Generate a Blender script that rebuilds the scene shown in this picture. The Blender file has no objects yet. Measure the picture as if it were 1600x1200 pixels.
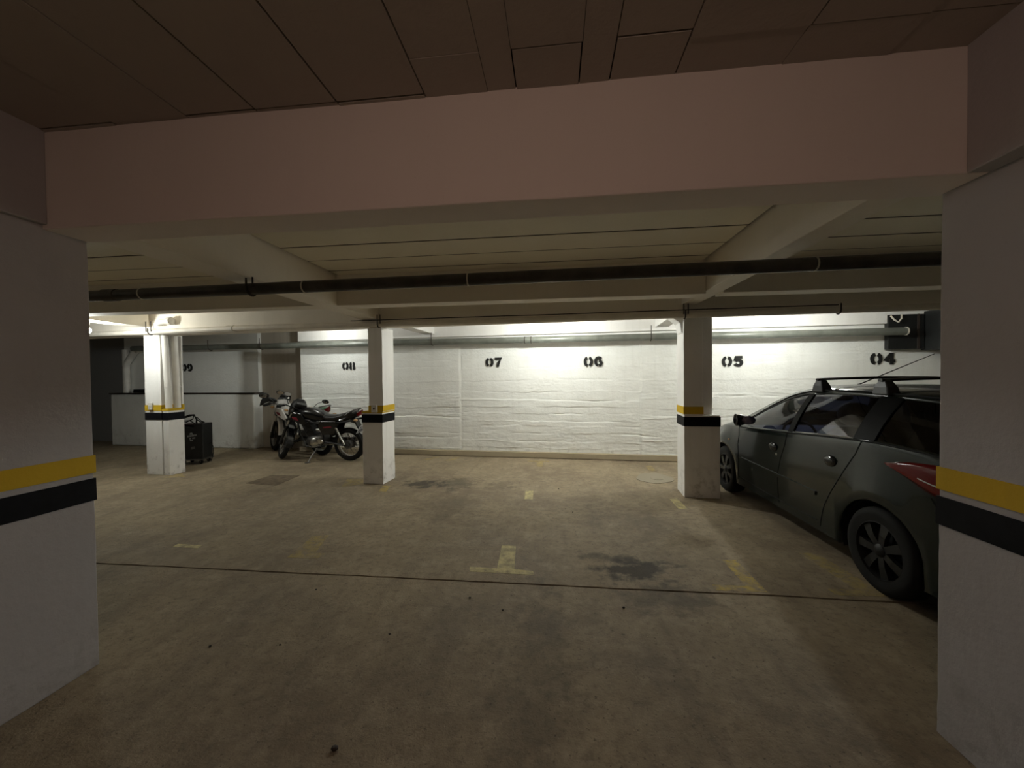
import bpy, bmesh, math, random
from mathutils import Vector, Matrix, noise
random.seed(7)
sc = bpy.context.scene
COL = sc.collection
PI = math.pi

# ---------------------------------------------------------------- camera
def set_camera():
    f, pitch, roll, yaw, H = 600.0, .0179321906, -.0103396, .108884143, 1.55
    F = Vector((-math.sin(yaw)*math.cos(pitch), math.cos(yaw)*math.cos(pitch), -math.sin(pitch)))
    R = Vector((math.cos(yaw), math.sin(yaw), 0)); U = R.cross(F)
    c, s = math.cos(roll), math.sin(roll)
    R, U = R*c+U*s, U*c-R*s
    cd = bpy.data.cameras.new('camera'); cam = bpy.data.objects.new('camera', cd); COL.objects.link(cam)
    cd.sensor_fit = 'HORIZONTAL'; cd.sensor_width = 36.0; cd.lens = f/1600*36; cd.clip_start = .02
    cam.matrix_world = Matrix(((R.x, U.x, -F.x, 0), (R.y, U.y, -F.y, 0), (R.z, U.z, -F.z, H), (0, 0, 0, 1)))
    sc.camera = cam
set_camera()
# ---------------------------------------------------------------- world, exposure, lamps
w = bpy.data.worlds.new('world'); sc.world = w; w.use_nodes = True
w.node_tree.nodes['Background'].inputs[0].default_value = (.02, .018, .016, 1)
w.node_tree.nodes['Background'].inputs[1].default_value = 0.0
sc.view_settings.view_transform = 'Standard'; sc.view_settings.look = 'None'
sc.view_settings.gamma = 1.0; sc.view_settings.use_curve_mapping = False
sc.view_settings.exposure = 0.0
sc.cycles.diffuse_bounces = 6; sc.cycles.max_bounces = 10
# bulbs: (location, strength, colour, label)   the row of pillars and the back wall are turned by TH
TH = math.atan(.072); CT, ST = math.cos(TH), math.sin(TH)
def Bw(u, v, z=0.0):                      # back-row frame -> world
    return (u*CT + v*ST, 5.175 - u*ST + v*CT, z)
MB_ = Matrix.Translation((0, 5.175, 0)) @ Matrix.Rotation(-TH, 4, 'Z')
COOL = (.97, 1.0, .93); WARM = (1.0, .69, .55)
LAMPS = [
    ((-6.60, 4.79, 2.277), 620, COOL, 'glaring round light bulb left of the pillar with two white pipes'),
    (Bw(-.15, 1.0, 2.505), 1130, COOL, 'round light bulb on the ceiling in front of number 07'),
    (Bw(3.35, 1.0, 2.505), 1000, COOL, 'round light bulb on the ceiling nearest to number 05'),
    (Bw(-4.55, 1.35, 2.58), 360, COOL, 'round light bulb on the ceiling above the motorcycles'),
    ((-.12, -.45, 2.50), 195, WARM, 'warm round light bulb on the ceiling of the driving lane'),
]

# ---------------------------------------------------------------- materials
def new_mat(name):
    m = bpy.data.materials.new(name); m.use_nodes = True
    nt = m.node_tree; return m, nt, nt.nodes, nt.links, nt.nodes['Principled BSDF']
def plain(name, col, rough=.5, metal=0.0, spec=.5, noise_amt=.0, scale=20.0, coat=0.0):
    m, nt, N, L, b = new_mat(name)
    b.inputs['Base Color'].default_value = (*col, 1); b.inputs['Roughness'].default_value = rough
    b.inputs['Metallic'].default_value = metal; b.inputs['Specular IOR Level'].default_value = spec
    if coat: b.inputs['Coat Weight'].default_value = coat; b.inputs['Coat Roughness'].default_value = .04
    if noise_amt:
        tc = N.new('ShaderNodeTexCoord'); n = N.new('ShaderNodeTexNoise'); n.inputs['Scale'].default_value = scale; n.inputs['Detail'].default_value = 5
        L.new(tc.outputs['Object'], n.inputs['Vector'])
        r = N.new('ShaderNodeValToRGB'); r.color_ramp.elements[0].position = .3; r.color_ramp.elements[1].position = .7
        r.color_ramp.elements[0].color = (*[c*(1-noise_amt) for c in col], 1); r.color_ramp.elements[1].color = (*[min(1, c*(1+noise_amt)) for c in col], 1)
        L.new(n.outputs['Fac'], r.inputs['Fac']); L.new(r.outputs['Color'], b.inputs['Base Color'])
    return m
def mixcol(N, L, fac, a, b):
    x = N.new('ShaderNodeMix'); x.data_type = 'RGBA'
    if isinstance(fac, (int, float)): x.inputs[0].default_value = fac
    else: L.new(fac, x.inputs[0])
    for i, v in ((6, a), (7, b)):
        if isinstance(v, tuple): x.inputs[i].default_value = (*v, 1)
        else: L.new(v, x.inputs[i])
    return x.outputs[2]
def ramp(N, L, src, p0, p1, c0=0.0, c1=1.0):
    r = N.new('ShaderNodeMapRange'); r.inputs[1].default_value = p0; r.inputs[2].default_value = p1
    r.inputs[3].default_value = c0; r.inputs[4].default_value = c1; L.new(src, r.inputs[0]); return r.outputs[0]
def noise_n(N, L, vec, scale, detail=5, rough=.55, stretch=None):
    if stretch:
        mp = N.new('ShaderNodeMapping'); mp.inputs['Scale'].default_value = stretch; L.new(vec, mp.inputs[0]); vec = mp.outputs[0]
    n = N.new('ShaderNodeTexNoise'); n.inputs['Scale'].default_value = scale; n.inputs['Detail'].default_value = detail; n.inputs['Roughness'].default_value = rough
    L.new(vec, n.inputs['Vector']); return n.outputs['Fac']
def paint_wall(name, col, dirt=(.30, .27, .22), dirt_amt=.35, bump=.25, streak=.25, foot=.0):
    m, nt, N, L, b = new_mat(name); b.inputs['Roughness'].default_value = .8; b.inputs['Specular IOR Level'].default_value = .25
    g = N.new('ShaderNodeNewGeometry').outputs['Position']
    n1 = ramp(N, L, noise_n(N, L, g, 2.3, 7), .45, .8, 0, dirt_amt)
    n2 = ramp(N, L, noise_n(N, L, g, 6, 6, .6, (1.6, 1.6, .12)), .5, .75, 0, streak)
    n3 = ramp(N, L, noise_n(N, L, g, 38, 3), .66, .76, 0, .35*dirt_amt)
    c = mixcol(N, L, n1, col, tuple(.72*x+.28*y for x, y in zip(col, dirt))); c = mixcol(N, L, n2, c, tuple(.5*x+.5*y for x, y in zip(col, dirt))); c = mixcol(N, L, n3, c, dirt)
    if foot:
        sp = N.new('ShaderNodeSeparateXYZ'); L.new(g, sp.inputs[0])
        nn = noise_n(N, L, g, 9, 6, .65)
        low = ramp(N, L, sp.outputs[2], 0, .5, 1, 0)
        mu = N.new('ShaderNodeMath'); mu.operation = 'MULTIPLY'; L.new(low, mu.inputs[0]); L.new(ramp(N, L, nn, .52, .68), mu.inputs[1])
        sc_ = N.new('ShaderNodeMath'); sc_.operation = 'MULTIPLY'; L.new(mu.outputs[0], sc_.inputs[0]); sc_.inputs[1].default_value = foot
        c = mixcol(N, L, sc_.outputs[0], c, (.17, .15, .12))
    L.new(c, b.inputs['Base Color'])
    bp = N.new('ShaderNodeBump'); bp.inputs['Strength'].default_value = bump; bp.inputs['Distance'].default_value = .01
    L.new(noise_n(N, L, g, 28, 6, .65), bp.inputs['Height']); L.new(bp.outputs[0], b.inputs['Normal'])
    return m
def concrete(name, paint=None):
    """brown garage concrete; with paint = colour, the same concrete under worn road paint"""
    m, nt, N, L, b = new_mat(name); b.inputs['Specular IOR Level'].default_value = .3
    g = N.new('ShaderNodeNewGeometry').outputs['Position']
    big = ramp(N, L, noise_n(N, L, g, .9, 8, .6), .35, .65)
    c = mixcol(N, L, big, (.215, .168, .112), (.36, .295, .20))
    sm = ramp(N, L, noise_n(N, L, g, 5, 9, .72), .46, .66)
    c = mixcol(N, L, ramp(N, L, sm, 0, 1, 0, .5), c, (.45, .375, .265))
    # tyre-worn streaks along the bays
    st = ramp(N, L, noise_n(N, L, g, 2.2, 6, .6, (1.6, .35, 1)), .52, .72, 0, .45)
    c = mixcol(N, L, st, c, (.13, .105, .078))
    md = ramp(N, L, noise_n(N, L, g, 17, 8, .7), .48, .66, 0, .55)
    c = mixcol(N, L, md, c, (.15, .12, .085))
    pits = ramp(N, L, noise_n(N, L, g, 46, 3, .6), .62, .70, 0, .75)
    c = mixcol(N, L, pits, c, (.09, .07, .05))
    chips = ramp(N, L, noise_n(N, L, g, 75, 2, .5), .70, .76, 0, .5)
    c = mixcol(N, L, chips, c, (.55, .48, .36))
    # oil stains: (x, y, rx, ry, strength)
    for (x, y, rx, ry, s) in ((-1.9, 5.42, .36, .20, .85), (-1.45, 5.48, .30, .34, .55), (-.75, 5.45, .25, .25, .3), (.62, 3.12, .34, .20, .9), (.45, 3.3, .3, .12, .6), (.75, 2.75, .35, .2, .45), (-1.3, 4.5, .5, .6, .2), (-.1, 2.0, .25, .9, .3), (.9, 4.3, .6, .7, .22)):
        mp = N.new('ShaderNodeMapping'); mp.inputs['Location'].default_value = (-x/rx, -y/ry, 0); mp.inputs['Scale'].default_value = (1/rx, 1/ry, 0)
        L.new(g, mp.inputs[0]); ln = N.new('ShaderNodeVectorMath'); ln.operation = 'LENGTH'; L.new(mp.outputs[0], ln.inputs[0])
        ad = N.new('ShaderNodeMath'); ad.operation = 'ADD'; L.new(ln.outputs['Value'], ad.inputs[0])
        L.new(ramp(N, L, noise_n(N, L, g, 6, 6, .65), .3, .7, -.75, .75), ad.inputs[1])
        c = mixcol(N, L, ramp(N, L, ad.outputs[0], .45, 1.1, s, 0), c, (.05, .042, .033))
    if paint:
        wear = ramp(N, L, noise_n(N, L, g, 14, 7, .7), .40, .62, paint[3], paint[4])
        c = mixcol(N, L, wear, c, paint[:3])
    L.new(c, b.inputs['Base Color'])
    L.new(ramp(N, L, big, 0, 1, .62, .8), b.inputs['Roughness'])
    bp = N.new('ShaderNodeBump'); bp.inputs['Strength'].default_value = .6; bp.inputs['Distance'].default_value = .008
    L.new(noise_n(N, L, g, 60, 5, .7), bp.inputs['Height']); L.new(bp.outputs[0], b.inputs['Normal'])
    return m
def emit(name, col, s):
    m, nt, N, L, b = new_mat(name); b.inputs['Base Color'].default_value = (.9, .9, .9, 1)
    b.inputs['Emission Color'].default_value = (*col, 1); b.inputs['Emission Strength'].default_value = s; return m
def glass_mat(name, tint, alpha_mix, rough=.02):
    m, nt, N, L, b = new_mat(name)
    tr = N.new('ShaderNodeBsdfTransparent'); tr.inputs[0].default_value = (*tint, 1)
    gl = N.new('ShaderNodeBsdfGlossy'); gl.inputs['Roughness'].default_value = rough
    fr = N.new('ShaderNodeFresnel'); fr.inputs[0].default_value = 1.5
    mx = N.new('ShaderNodeMixShader'); L.new(fr.outputs[0], mx.inputs[0]); L.new(tr.outputs[0], mx.inputs[1]); L.new(gl.outputs[0], mx.inputs[2])
    L.new(mx.outputs[0], N['Material Output'].inputs[0]); return m
M = {}
M['floor'] = concrete('concrete_floor')
M['yellow_floor'] = concrete('worn_yellow_floor_paint', (.62, .45, .07, .0, .72))
M['yellow_faint'] = concrete('faded_yellow_floor_paint', (.55, .41, .07, .0, .48))
M['cream_floor'] = concrete('worn_cream_floor_paint', (.66, .58, .28, .2, .9))
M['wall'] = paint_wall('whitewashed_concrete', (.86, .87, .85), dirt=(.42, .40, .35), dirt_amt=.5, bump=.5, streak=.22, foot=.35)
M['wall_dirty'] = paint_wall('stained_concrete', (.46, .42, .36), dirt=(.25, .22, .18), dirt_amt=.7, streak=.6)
M['wall_grey'] = paint_wall('grey_wall_paint', (.30, .30, .30))
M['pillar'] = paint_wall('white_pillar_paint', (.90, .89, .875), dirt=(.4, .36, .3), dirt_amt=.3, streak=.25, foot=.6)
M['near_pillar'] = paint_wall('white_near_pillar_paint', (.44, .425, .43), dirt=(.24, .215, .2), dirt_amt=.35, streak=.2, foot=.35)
M['beam'] = paint_wall('cream_beam_paint', (.84, .79, .71), dirt=(.46, .41, .34), dirt_amt=.35, streak=.15)
M['pink'] = paint_wall('pink_lit_beam_paint', (.84, .76, .71), dirt=(.58, .5, .44), dirt_amt=.3, streak=.1, bump=.12)  # cream beam paint with the warm lamp's pink put into the colour
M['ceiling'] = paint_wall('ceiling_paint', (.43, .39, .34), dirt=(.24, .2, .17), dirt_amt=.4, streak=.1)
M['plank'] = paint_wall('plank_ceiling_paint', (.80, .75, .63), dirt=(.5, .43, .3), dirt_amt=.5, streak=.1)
M['gap'] = plain('dark_joint', (.03, .025, .02), .9)
M['kerb'] = paint_wall('kerb_concrete', (.42, .36, .26), dirt=(.2, .17, .12), dirt_amt=.6)
M['yband'] = paint_wall('yellow_band_paint', (.62, .41, .025), dirt=(.35, .25, .05), dirt_amt=.35, bump=.2)
M['bband'] = plain('black_band_paint', (.006, .006, .008), .7, spec=.15, noise_amt=.3)
M['stencil'] = plain('black_stencil_paint', (.008, .008, .008), .8)
M['dark_pipe'] = plain('dark_drain_pipe', (.055, .047, .040), .45, noise_amt=.35, scale=9)
M['white_pipe'] = plain('white_pvc', (.74, .72, .68), .4, noise_amt=.08, scale=6)
M['cream_pipe'] = plain('painted_pipe', (.78, .73, .65), .5, noise_amt=.08, scale=6)
M['grey_pipe'] = plain('grey_green_pipe', (.15, .16, .14), .32, noise_amt=.2, scale=7)
M['ring'] = plain('pale_sealing_ring', (.62, .58, .5), .6)
M['iron'] = plain('rusty_iron', (.035, .025, .02), .7, noise_amt=.4)
M['patch'] = paint_wall('cement_patch', (.32, .285, .22), dirt=(.25, .22, .17), dirt_amt=.6)
M['cover'] = plain('dark_cover', (.15, .11, .07), .8, noise_amt=.35, scale=14)
M['plastic_white'] = plain('white_plastic', (.72, .70, .66), .45)
M['black_metal'] = plain('black_sheet_metal', (.011, .012, .012), .5, noise_amt=.25, scale=5)
M['dark_red'] = plain('dark_red_sheet_metal', (.030, .008, .010), .42)
M['trim_black'] = plain('black_trim', (.003, .003, .003), .5, spec=.06)
M['rubber'] = plain('black_rubber', (.008, .008, .008), .75, spec=.25)
M['print'] = plain('grey_print', (.33, .34, .34), .6)
M['chrome'] = plain('worn_alloy', (.62, .61, .58), .28, metal=1.0)
M['steel'] = plain('dark_steel', (.16, .155, .15), .4, metal=.8)
M['gloss_black'] = plain('gloss_black_paint', (.006, .006, .007), .22, coat=.25)
M['wheel_dark'] = plain('dark_wheel_alloy', (.012, .012, .012), .5, metal=.3)
M['satin_black'] = plain('satin_black_plastic', (.014, .014, .014), .42)
M['seat'] = plain('black_seat_vinyl', (.016, .016, .016), .38)
M['red_decal'] = plain('red_decal', (.22, .012, .03), .35)
M['red_lens'] = plain('red_lamp_lens', (.13, .004, .004), .15, spec=.3, coat=.15)
M['white_paint'] = plain('white_fairing', (.74, .72, .70), .25, coat=.4)
M['green'] = plain('green_plastic', (.02, .11, .04), .35)
M['mirror'] = plain('mirror_glass', (.28, .30, .38), .03, metal=1.0)
M['plate'] = plain('plate_white', (.62, .63, .66), .4)
M['plate_text'] = plain('plate_text', (.05, .05, .07), .6)
M['car_paint'] = plain('dark_green_grey_metallic', (.010, .015, .013), .20, metal=.15, spec=.32, coat=.2)
M['car_glass'] = glass_mat('tinted_car_glass', (.40, .45, .62), .5)
M['car_glass_dark'] = glass_mat('dark_tinted_car_glass', (.06, .06, .07), .5)
M['interior'] = plain('dark_cabin_cloth', (.02, .02, .022), .85)
M['clear'] = glass_mat('clear_plastic', (.85, .9, .9), .5)
M['amber'] = plain('amber_lens', (.5, .3, .15), .2)

# ---------------------------------------------------------------- mesh helpers
class MB:
    def __init__(s): s.v = []; s.f = []
    def add(s, vs, fs):
        o = len(s.v); s.v += [tuple(p) for p in vs]; s.f += [tuple(i+o for i in q) for q in fs]; return s
    def box(s, x0, x1, y0, y1, z0, z1, mat=None):
        vs = [Vector((x, y, z)) for z in (z0, z1) for (x, y) in ((x0, y0), (x1, y0), (x1, y1), (x0, y1))]
        if mat is not None: vs = [mat @ v for v in vs]
        return s.add(vs, [(3, 2, 1, 0), (4, 5, 6, 7), (0, 1, 5, 4), (1, 2, 6, 5), (2, 3, 7, 6), (3, 0, 4, 7)])
    def loft(s, rings, cap=True, closed=True):
        n = len(rings[0]); vs = [p for r in rings for p in r]; fs = []
        for i in range(len(rings)-1):
            for j in range(n if closed else n-1):
                k = (j+1) % n; fs.append((i*n+j, i*n+k, (i+1)*n+k, (i+1)*n+j))
        if cap and closed: fs += [tuple(range(n-1, -1, -1)), tuple((len(rings)-1)*n+j for j in range(n))]
        return s.add(vs, fs)
    def tube(s, path, r, n=10, cap=True):
        path = [Vector(p) for p in path]; rings = []; up = None
        for i, p in enumerate(path):
            t = (path[min(i+1, len(path)-1)] - path[max(i-1, 0)]).normalized()
            if up is None: up = Vector((0, 0, 1)) if abs(t.z) < .9 else Vector((1, 0, 0))
            a = t.cross(up).normalized(); up = a.cross(t).normalized()
            rr = r[i] if isinstance(r, (list, tuple)) else r
            rings.append([p + (a*math.cos(q*2*PI/n) + up*math.sin(q*2*PI/n))*rr for q in range(n)])
        return s.loft(rings, cap)
    def lathe(s, prof, axis='Z', n=20, loc=(0, 0, 0), close=False, a0=0.0, a1=2*PI):
        """prof: list of (radius, height); close joins last to first ring (torus-like)"""
        full = abs(a1-a0-2*PI) < 1e-6; m = n if full else n+1; rings = []
        for r, h in prof:
            ring = []
            for q in range(m):
                a = a0 + (a1-a0)*q/n; c, d = r*math.cos(a), r*math.sin(a)
                p = {'Z': (c, d, h), 'Y': (c, h, d), 'X': (h, c, d)}[axis]
                ring.append(Vector(p)+Vector(loc))
            rings.append(ring)
        if close: rings.append(rings[0])
        return s.loft(rings, cap=not close and full, closed=full)
    def prism(s, poly, a0, a1, axis='Y'):
        """polygon in the two other axes, extruded along axis"""
        f = {'Y': lambda p, h: (p[0], h, p[1]), 'X': lambda p, h: (h, p[0], p[1]), 'Z': lambda p, h: (p[0], p[1], h)}[axis]
        return s.loft([[f(p, a0) for p in poly], [f(p, a1) for p in poly]])
    def ellipsoid(s, c, r, n=14, m=9):
        rings = []
        for i in range(1, m):
            a = PI*i/m; rings.append([(c[0]+r[0]*math.sin(a)*math.cos(q*2*PI/n), c[1]+r[1]*math.sin(a)*math.sin(q*2*PI/n), c[2]-r[2]*math.cos(a)) for q in range(n)])
        return s.loft(rings)
    def xf(s, mat, start=0):
        for i in range(start, len(s.v)): s.v[i] = tuple(mat @ Vector(s.v[i]))
        return s
def obj(name, mb, mat, parent=None, smooth=False, bevel=0.0, fix=True, matrix=None):
    me = bpy.data.meshes.new(name); me.from_pydata(mb.v, [], mb.f); me.update()
    if fix:
        b = bmesh.new(); b.from_mesh(me); bmesh.ops.recalc_face_normals(b, faces=b.faces); b.to_mesh(me); b.free()
    me.materials.append(M[mat] if isinstance(mat, str) else mat)
    o = bpy.data.objects.new(name, me); COL.objects.link(o)
    if parent: o.parent = parent
    if matrix is not None: o.matrix_local = matrix
    if smooth:
        me.polygons.foreach_set('use_smooth', [True]*len(me.polygons)); me.set_sharp_from_angle(angle=math.radians(42))
    if bevel:
        bv = o.modifiers.new('bevel', 'BEVEL'); bv.width = bevel; bv.segments = 2; bv.limit_method = 'ANGLE'; bv.angle_limit = .6
    return o
def tag(o, label=None, cat=None, group=None, kind=None):
    for k, v in (('label', label), ('category', cat), ('group', group), ('kind', kind)):
        if v: o[k] = v
    return o
def empty(name, loc=(0, 0, 0), rz=0.0):
    o = bpy.data.objects.new(name, None); o.location = loc; o.rotation_euler = (0, 0, rz); o.empty_display_size = .1; COL.objects.link(o); return o
def sbox(x0, x1, y0, y1, z0, z1, step=.12, amp=.003, sc_=3.0, seed=0.0):
    """box with every face split into a grid and pushed about a little, so that its arrises waver like cast concrete"""
    mb = MB(); idx = {}
    nx, ny, nz = [max(1, round((b-a)/step)) for a, b in ((x0, x1), (y0, y1), (z0, z1))]
    def vid(i, j, k):
        if (i, j, k) not in idx:
            p = Vector((x0+(x1-x0)*i/nx, y0+(y1-y0)*j/ny, z0+(z1-z0)*k/nz))
            d = noise.noise_vector(p*sc_+Vector((seed, seed*1.7, 3.1)))*amp + noise.noise_vector(p*sc_*5+Vector((seed, 0, 9.1)))*amp*.6
            if k == 0 or k == nz: d.z *= .3
            idx[(i, j, k)] = len(mb.v); mb.v.append(tuple(p+d))
        return idx[(i, j, k)]
    for i in range(nx):
        for j in range(ny):
            for k in (0, nz): mb.f.append((vid(i, j, k), vid(i+1, j, k), vid(i+1, j+1, k), vid(i, j+1, k)))
    for i in range(nx):
        for k in range(nz):
            for j in (0, ny): mb.f.append((vid(i, j, k), vid(i+1, j, k), vid(i+1, j, k+1), vid(i, j, k+1)))
    for j in range(ny):
        for k in range(nz):
            for i in (0, nx): mb.f.append((vid(i, j, k), vid(i, j+1, k), vid(i, j+1, k+1), vid(i, j, k+1)))
    return mb
def struct(name, mb, mat, label, matrix=None, **kw):
    o = obj(name, mb, mat, matrix=matrix, **kw); o['kind'] = 'structure'; o['label'] = label; return o

# ---------------------------------------------------------------- the setting
XL, XR, YN, ZC = -13.6, 7.6, -6.0, 2.77
def build_floor():
    fl = struct('floor', MB().box(XL, XR, YN, 9.6, -.12, -.03), 'gap', 'brown worn concrete garage floor')
    xs = [XL + (XR-XL)*i/160 for i in range(161)]
    def jy(x): return 2.835 + .012*noise.noise(Vector((x*1.1, 2, 0))) + .007*noise.noise(Vector((x*6, 5, 0)))
    for side in (0, 1):
        mb = MB(); gap = .022
        ring_t = [(x, jy(x) + (gap*(.6+.6*abs(noise.noise(Vector((x*9, 8, 0))))) if side else -.004), 0) for x in xs]
        far = [(x, 9.6 if side else YN, 0) for x in xs]
        mb.loft([far, ring_t, [(p[0], p[1], -.03) for p in ring_t]], closed=False)
        s = obj('floor_slab', mb, 'floor', fl)
    def mark(poly, mat='yellow_floor'):
        mb = MB(); k = len(poly)
        mb.add([(x, y, .0012) for x, y in poly] + [(x, y, -.001) for x, y in poly], [tuple(range(k))] + [(i, (i+1) % k, k+(i+1) % k, k+i) for i in range(k)])
        return obj('bay_marking', mb, mat, fl)
    mark([(-.70, 3.06), (-.47, 3.055), (-.49, 3.48), (-.36, 3.48), (-.33, 3.05), (-.178, 3.035), (-.165, 2.975), (-.68, 2.985)], 'cream_floor')
    mark([(-.395, 5.19), (-.29, 5.195), (-.28, 4.835), (-.385, 4.83)], 'cream_floor')
    mark([(-.33, 6.97), (-.21, 6.97), (-.20, 6.62), (-.31, 6.62)], 'yellow_faint')
    mark([(-.5, 7.08), (-.1, 7.06), (-.1, 6.99), (-.5, 7.0)], 'yellow_faint')
    mark([(1.43, 4.97), (1.53, 5.0), (1.53, 4.62), (1.425, 4.6)], 'cream_floor')
    mark([(1.55, 6.8), (1.66, 6.79), (1.64, 6.42), (1.53, 6.43)], 'yellow_faint')
    mark([(1.39, 3.36), (1.50, 3.37), (1.50, 2.885), (1.15, 2.88), (1.15, 2.955), (1.385, 2.955)], 'yellow_floor')
    mark([(2.10, 3.55), (2.24, 3.56), (2.30, 2.90), (1.95, 2.89), (1.95, 2.97), (2.14, 2.98)], 'yellow_faint')
    mark([(-2.38, 3.53), (-2.23, 3.56), (-2.13, 3.19), (-2.03, 3.18), (-2.04, 3.08), (-2.32, 3.08)], 'yellow_faint')
    mark([(-2.47, 5.28), (-2.36, 5.30), (-2.30, 5.02), (-2.40, 5.00)], 'yellow_floor')
    mark([(-3.2, 5.62), (-2.86, 5.58), (-2.80, 5.32), (-3.05, 5.2)], 'yellow_faint')
    mark([(-3.56, 3.25), (-3.30, 3.24), (-3.28, 3.18), (-3.55, 3.19)], 'cream_floor')
    mark([(-2.52, 7.0), (-2.40, 7.02), (-2.22, 7.32), (-2.34, 7.3)], 'yellow_faint')
    mark([(-2.05, 6.95), (-1.95, 6.96), (-1.80, 7.26), (-1.92, 7.25)], 'yellow_faint')
    mark([(-6.2, 5.44), (-5.9, 5.55), (-6.15, 5.72), (-6.22, 5.66)], 'yellow_faint')
    mb = MB(); mb.prism([(-4.6, 5.26), (-4.05, 5.18), (-4.08, 5.74), (-4.56, 5.73)], -.002, .004, 'Z'); obj('inspection_cover', mb, 'cover', fl)['label'] = 'dark rectangular cover in the floor near the motorcycles'
    poly = [(1.5+.27*math.cos(a)*(1+.25*noise.noise(Vector((math.cos(a), math.sin(a), 1)))), 5.98+.30*math.sin(a)*(1+.25*noise.noise(Vector((math.cos(a), math.sin(a), 4))))) for a in [i*2*PI/20 for i in range(20)]]
    p = obj('cement_patch', MB().prism(poly, -.002, .006, 'Z'), 'patch', fl); p['label'] = 'pale cement patch beside the pillar'
    obj('drain_lid', MB().lathe([(.0, .004), (.095, .004), (.10, .009), (.085, .011), (0, .011)], 'Z', 18, (1.53, 5.95, 0)), 'patch', p)
    # bits of grit lying on the floor
    for i, (x, y, r) in enumerate([(-.923, 1.485, .016), (-.6, 2.62, .009), (-.35, 2.5, .008), (-1.75, 2.62, .008), (-1.6, 2.05, .007), (.05, 5.3, .01), (-2.0, 2.0, .009), (.45, 2.6, .01), (-1.0, 2.2, .008), (.2, 4.4, .008), (.12, 4.5, .007)]):
        mb = MB().ellipsoid((0, 0, r*.5), (r, r*.8, r*.55), 7, 5)
        o = obj('pebble', mb, 'iron', smooth=True); o.location = (x, y, 0.0008); tag(o, 'tiny dark pebble lying on the concrete floor' if i else 'black lump of grit on the floor nearest the camera', 'pebble', 'grit on the floor')
build_floor()

def wall_relief():
    """cast back wall: uneven lifts of shuttering boards with ragged seams"""
    u0, u1, z0, z1 = -5.6, 7.9, 0.0, 2.78
    nu, nz = 620, 240
    lifts = [0, .17, .30, .46, .60, .70, .84, .97, 1.10, 1.27, 1.48, 1.72, 1.95, 2.3, 2.9]
    rnd = random.Random(3); off = [rnd.uniform(-.004, .004) for _ in lifts]; jog = [rnd.uniform(0, 50) for _ in lifts]
    cols = []
    for i in range(nu+1):
        u = u0 + (u1-u0)*i/nu; panel = -2.02 < u < 1.42; col = []
        for k in range(1, len(lifts)-1):
            zb = lifts[k] + .03*noise.noise(Vector((u*.7, jog[k], 0))) + .012*noise.noise(Vector((u*3.5, jog[k], 5))) + .006*noise.noise(Vector((u*14, jog[k], 5))) + (0 if panel else .06*math.sin(k*4.1))
            g = noise.noise(Vector((u*1.1, jog[k]+7, 2))) + .5*noise.noise(Vector((u*5, jog[k]+7, 8)))
            o2 = off[k] + .013*noise.noise(Vector((u*1.0, jog[k]+17, 2))) + .006*noise.noise(Vector((u*4, jog[k]+27, 2)))
            col.append((zb, g, o2))
        cols.append((u, panel, sorted(col)))
    mb = MB(); rows = []
    for j in range(nz+1):
        z = z0 + (z1-z0)*j/nz; row = []; amp = 1.0 if z < 1.3 else max(.3, 1.0-(z-1.3)*3)
        for u, panel, col in cols:
            d = 0.0
            for zb, g, o2 in col:
                q = (z-zb)/.010
                if z >= zb: d = o2*amp
                if abs(q) < 3: d += math.exp(-q*q)*(.014*max(0, g) - .030*max(0, -g-.02))*amp
            rough = max(0, .25+noise.noise(Vector((u*.9, z*1.5, 11))))
            d += .003*noise.noise(Vector((u*3, z*9, 1))) + .007*rough*noise.noise(Vector((u*9, z*26, 4)))*amp
            d += .004*noise.noise(Vector((u*24, z*48, 7)))*amp*(.4+rough)
            if not panel: d += .012
            if abs(u+2.02) < .02 or abs(u-1.42) < .02: d -= .010*max(0, .4+noise.noise(Vector((z*3, u, 3))))
            row.append((u, 2.19-d, z))
        rows.append(row)
    mb.loft(rows, closed=False)
    back = MB().box(u0, u1, 2.225, 2.5, z0, z1); mb.add(back.v, back.f)
    return mb
WB = struct('wall_back', wall_relief(), 'wall', 'whitewashed rough concrete back wall with stencilled bay numbers', matrix=MB_, smooth=True, fix=False)

def stroke(mb, pts, wd, y):
    L_, R_ = [], []
    n = len(pts)
    for i, p in enumerate(pts):
        a = pts[max(i-1, 0)]; b = pts[min(i+1, n-1)]; t = Vector((b[0]-a[0], b[1]-a[1])).normalized(); q = Vector((-t.y, t.x))
        k = 1.0
        if 0 < i < n-1:
            t1 = Vector((p[0]-a[0], p[1]-a[1])).normalized(); k = 1/max(.55, abs(Vector((-t1.y, t1.x)).dot(q)))
        L_.append((p[0]+q.x*wd/2*k, p[1]+q.y*wd/2*k)); R_.append((p[0]-q.x*wd/2*k, p[1]-q.y*wd/2*k))
    mb.loft([[(p[0], y, p[1]) for p in L_], [(p[0], y, p[1]) for p in R_], [(p[0], y+.03, p[1]) for p in R_], [(p[0], y+.03, p[1]) for p in L_]] + [[(p[0], y, p[1]) for p in L_]], closed=False)
def arc(cx, cz, rx, rz, a0, a1, n=9): return [(cx+rx*math.cos(math.radians(a0+(a1-a0)*i/n)), cz+rz*math.sin(math.radians(a0+(a1-a0)*i/n))) for i in range(n+1)]
S = .047
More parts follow.
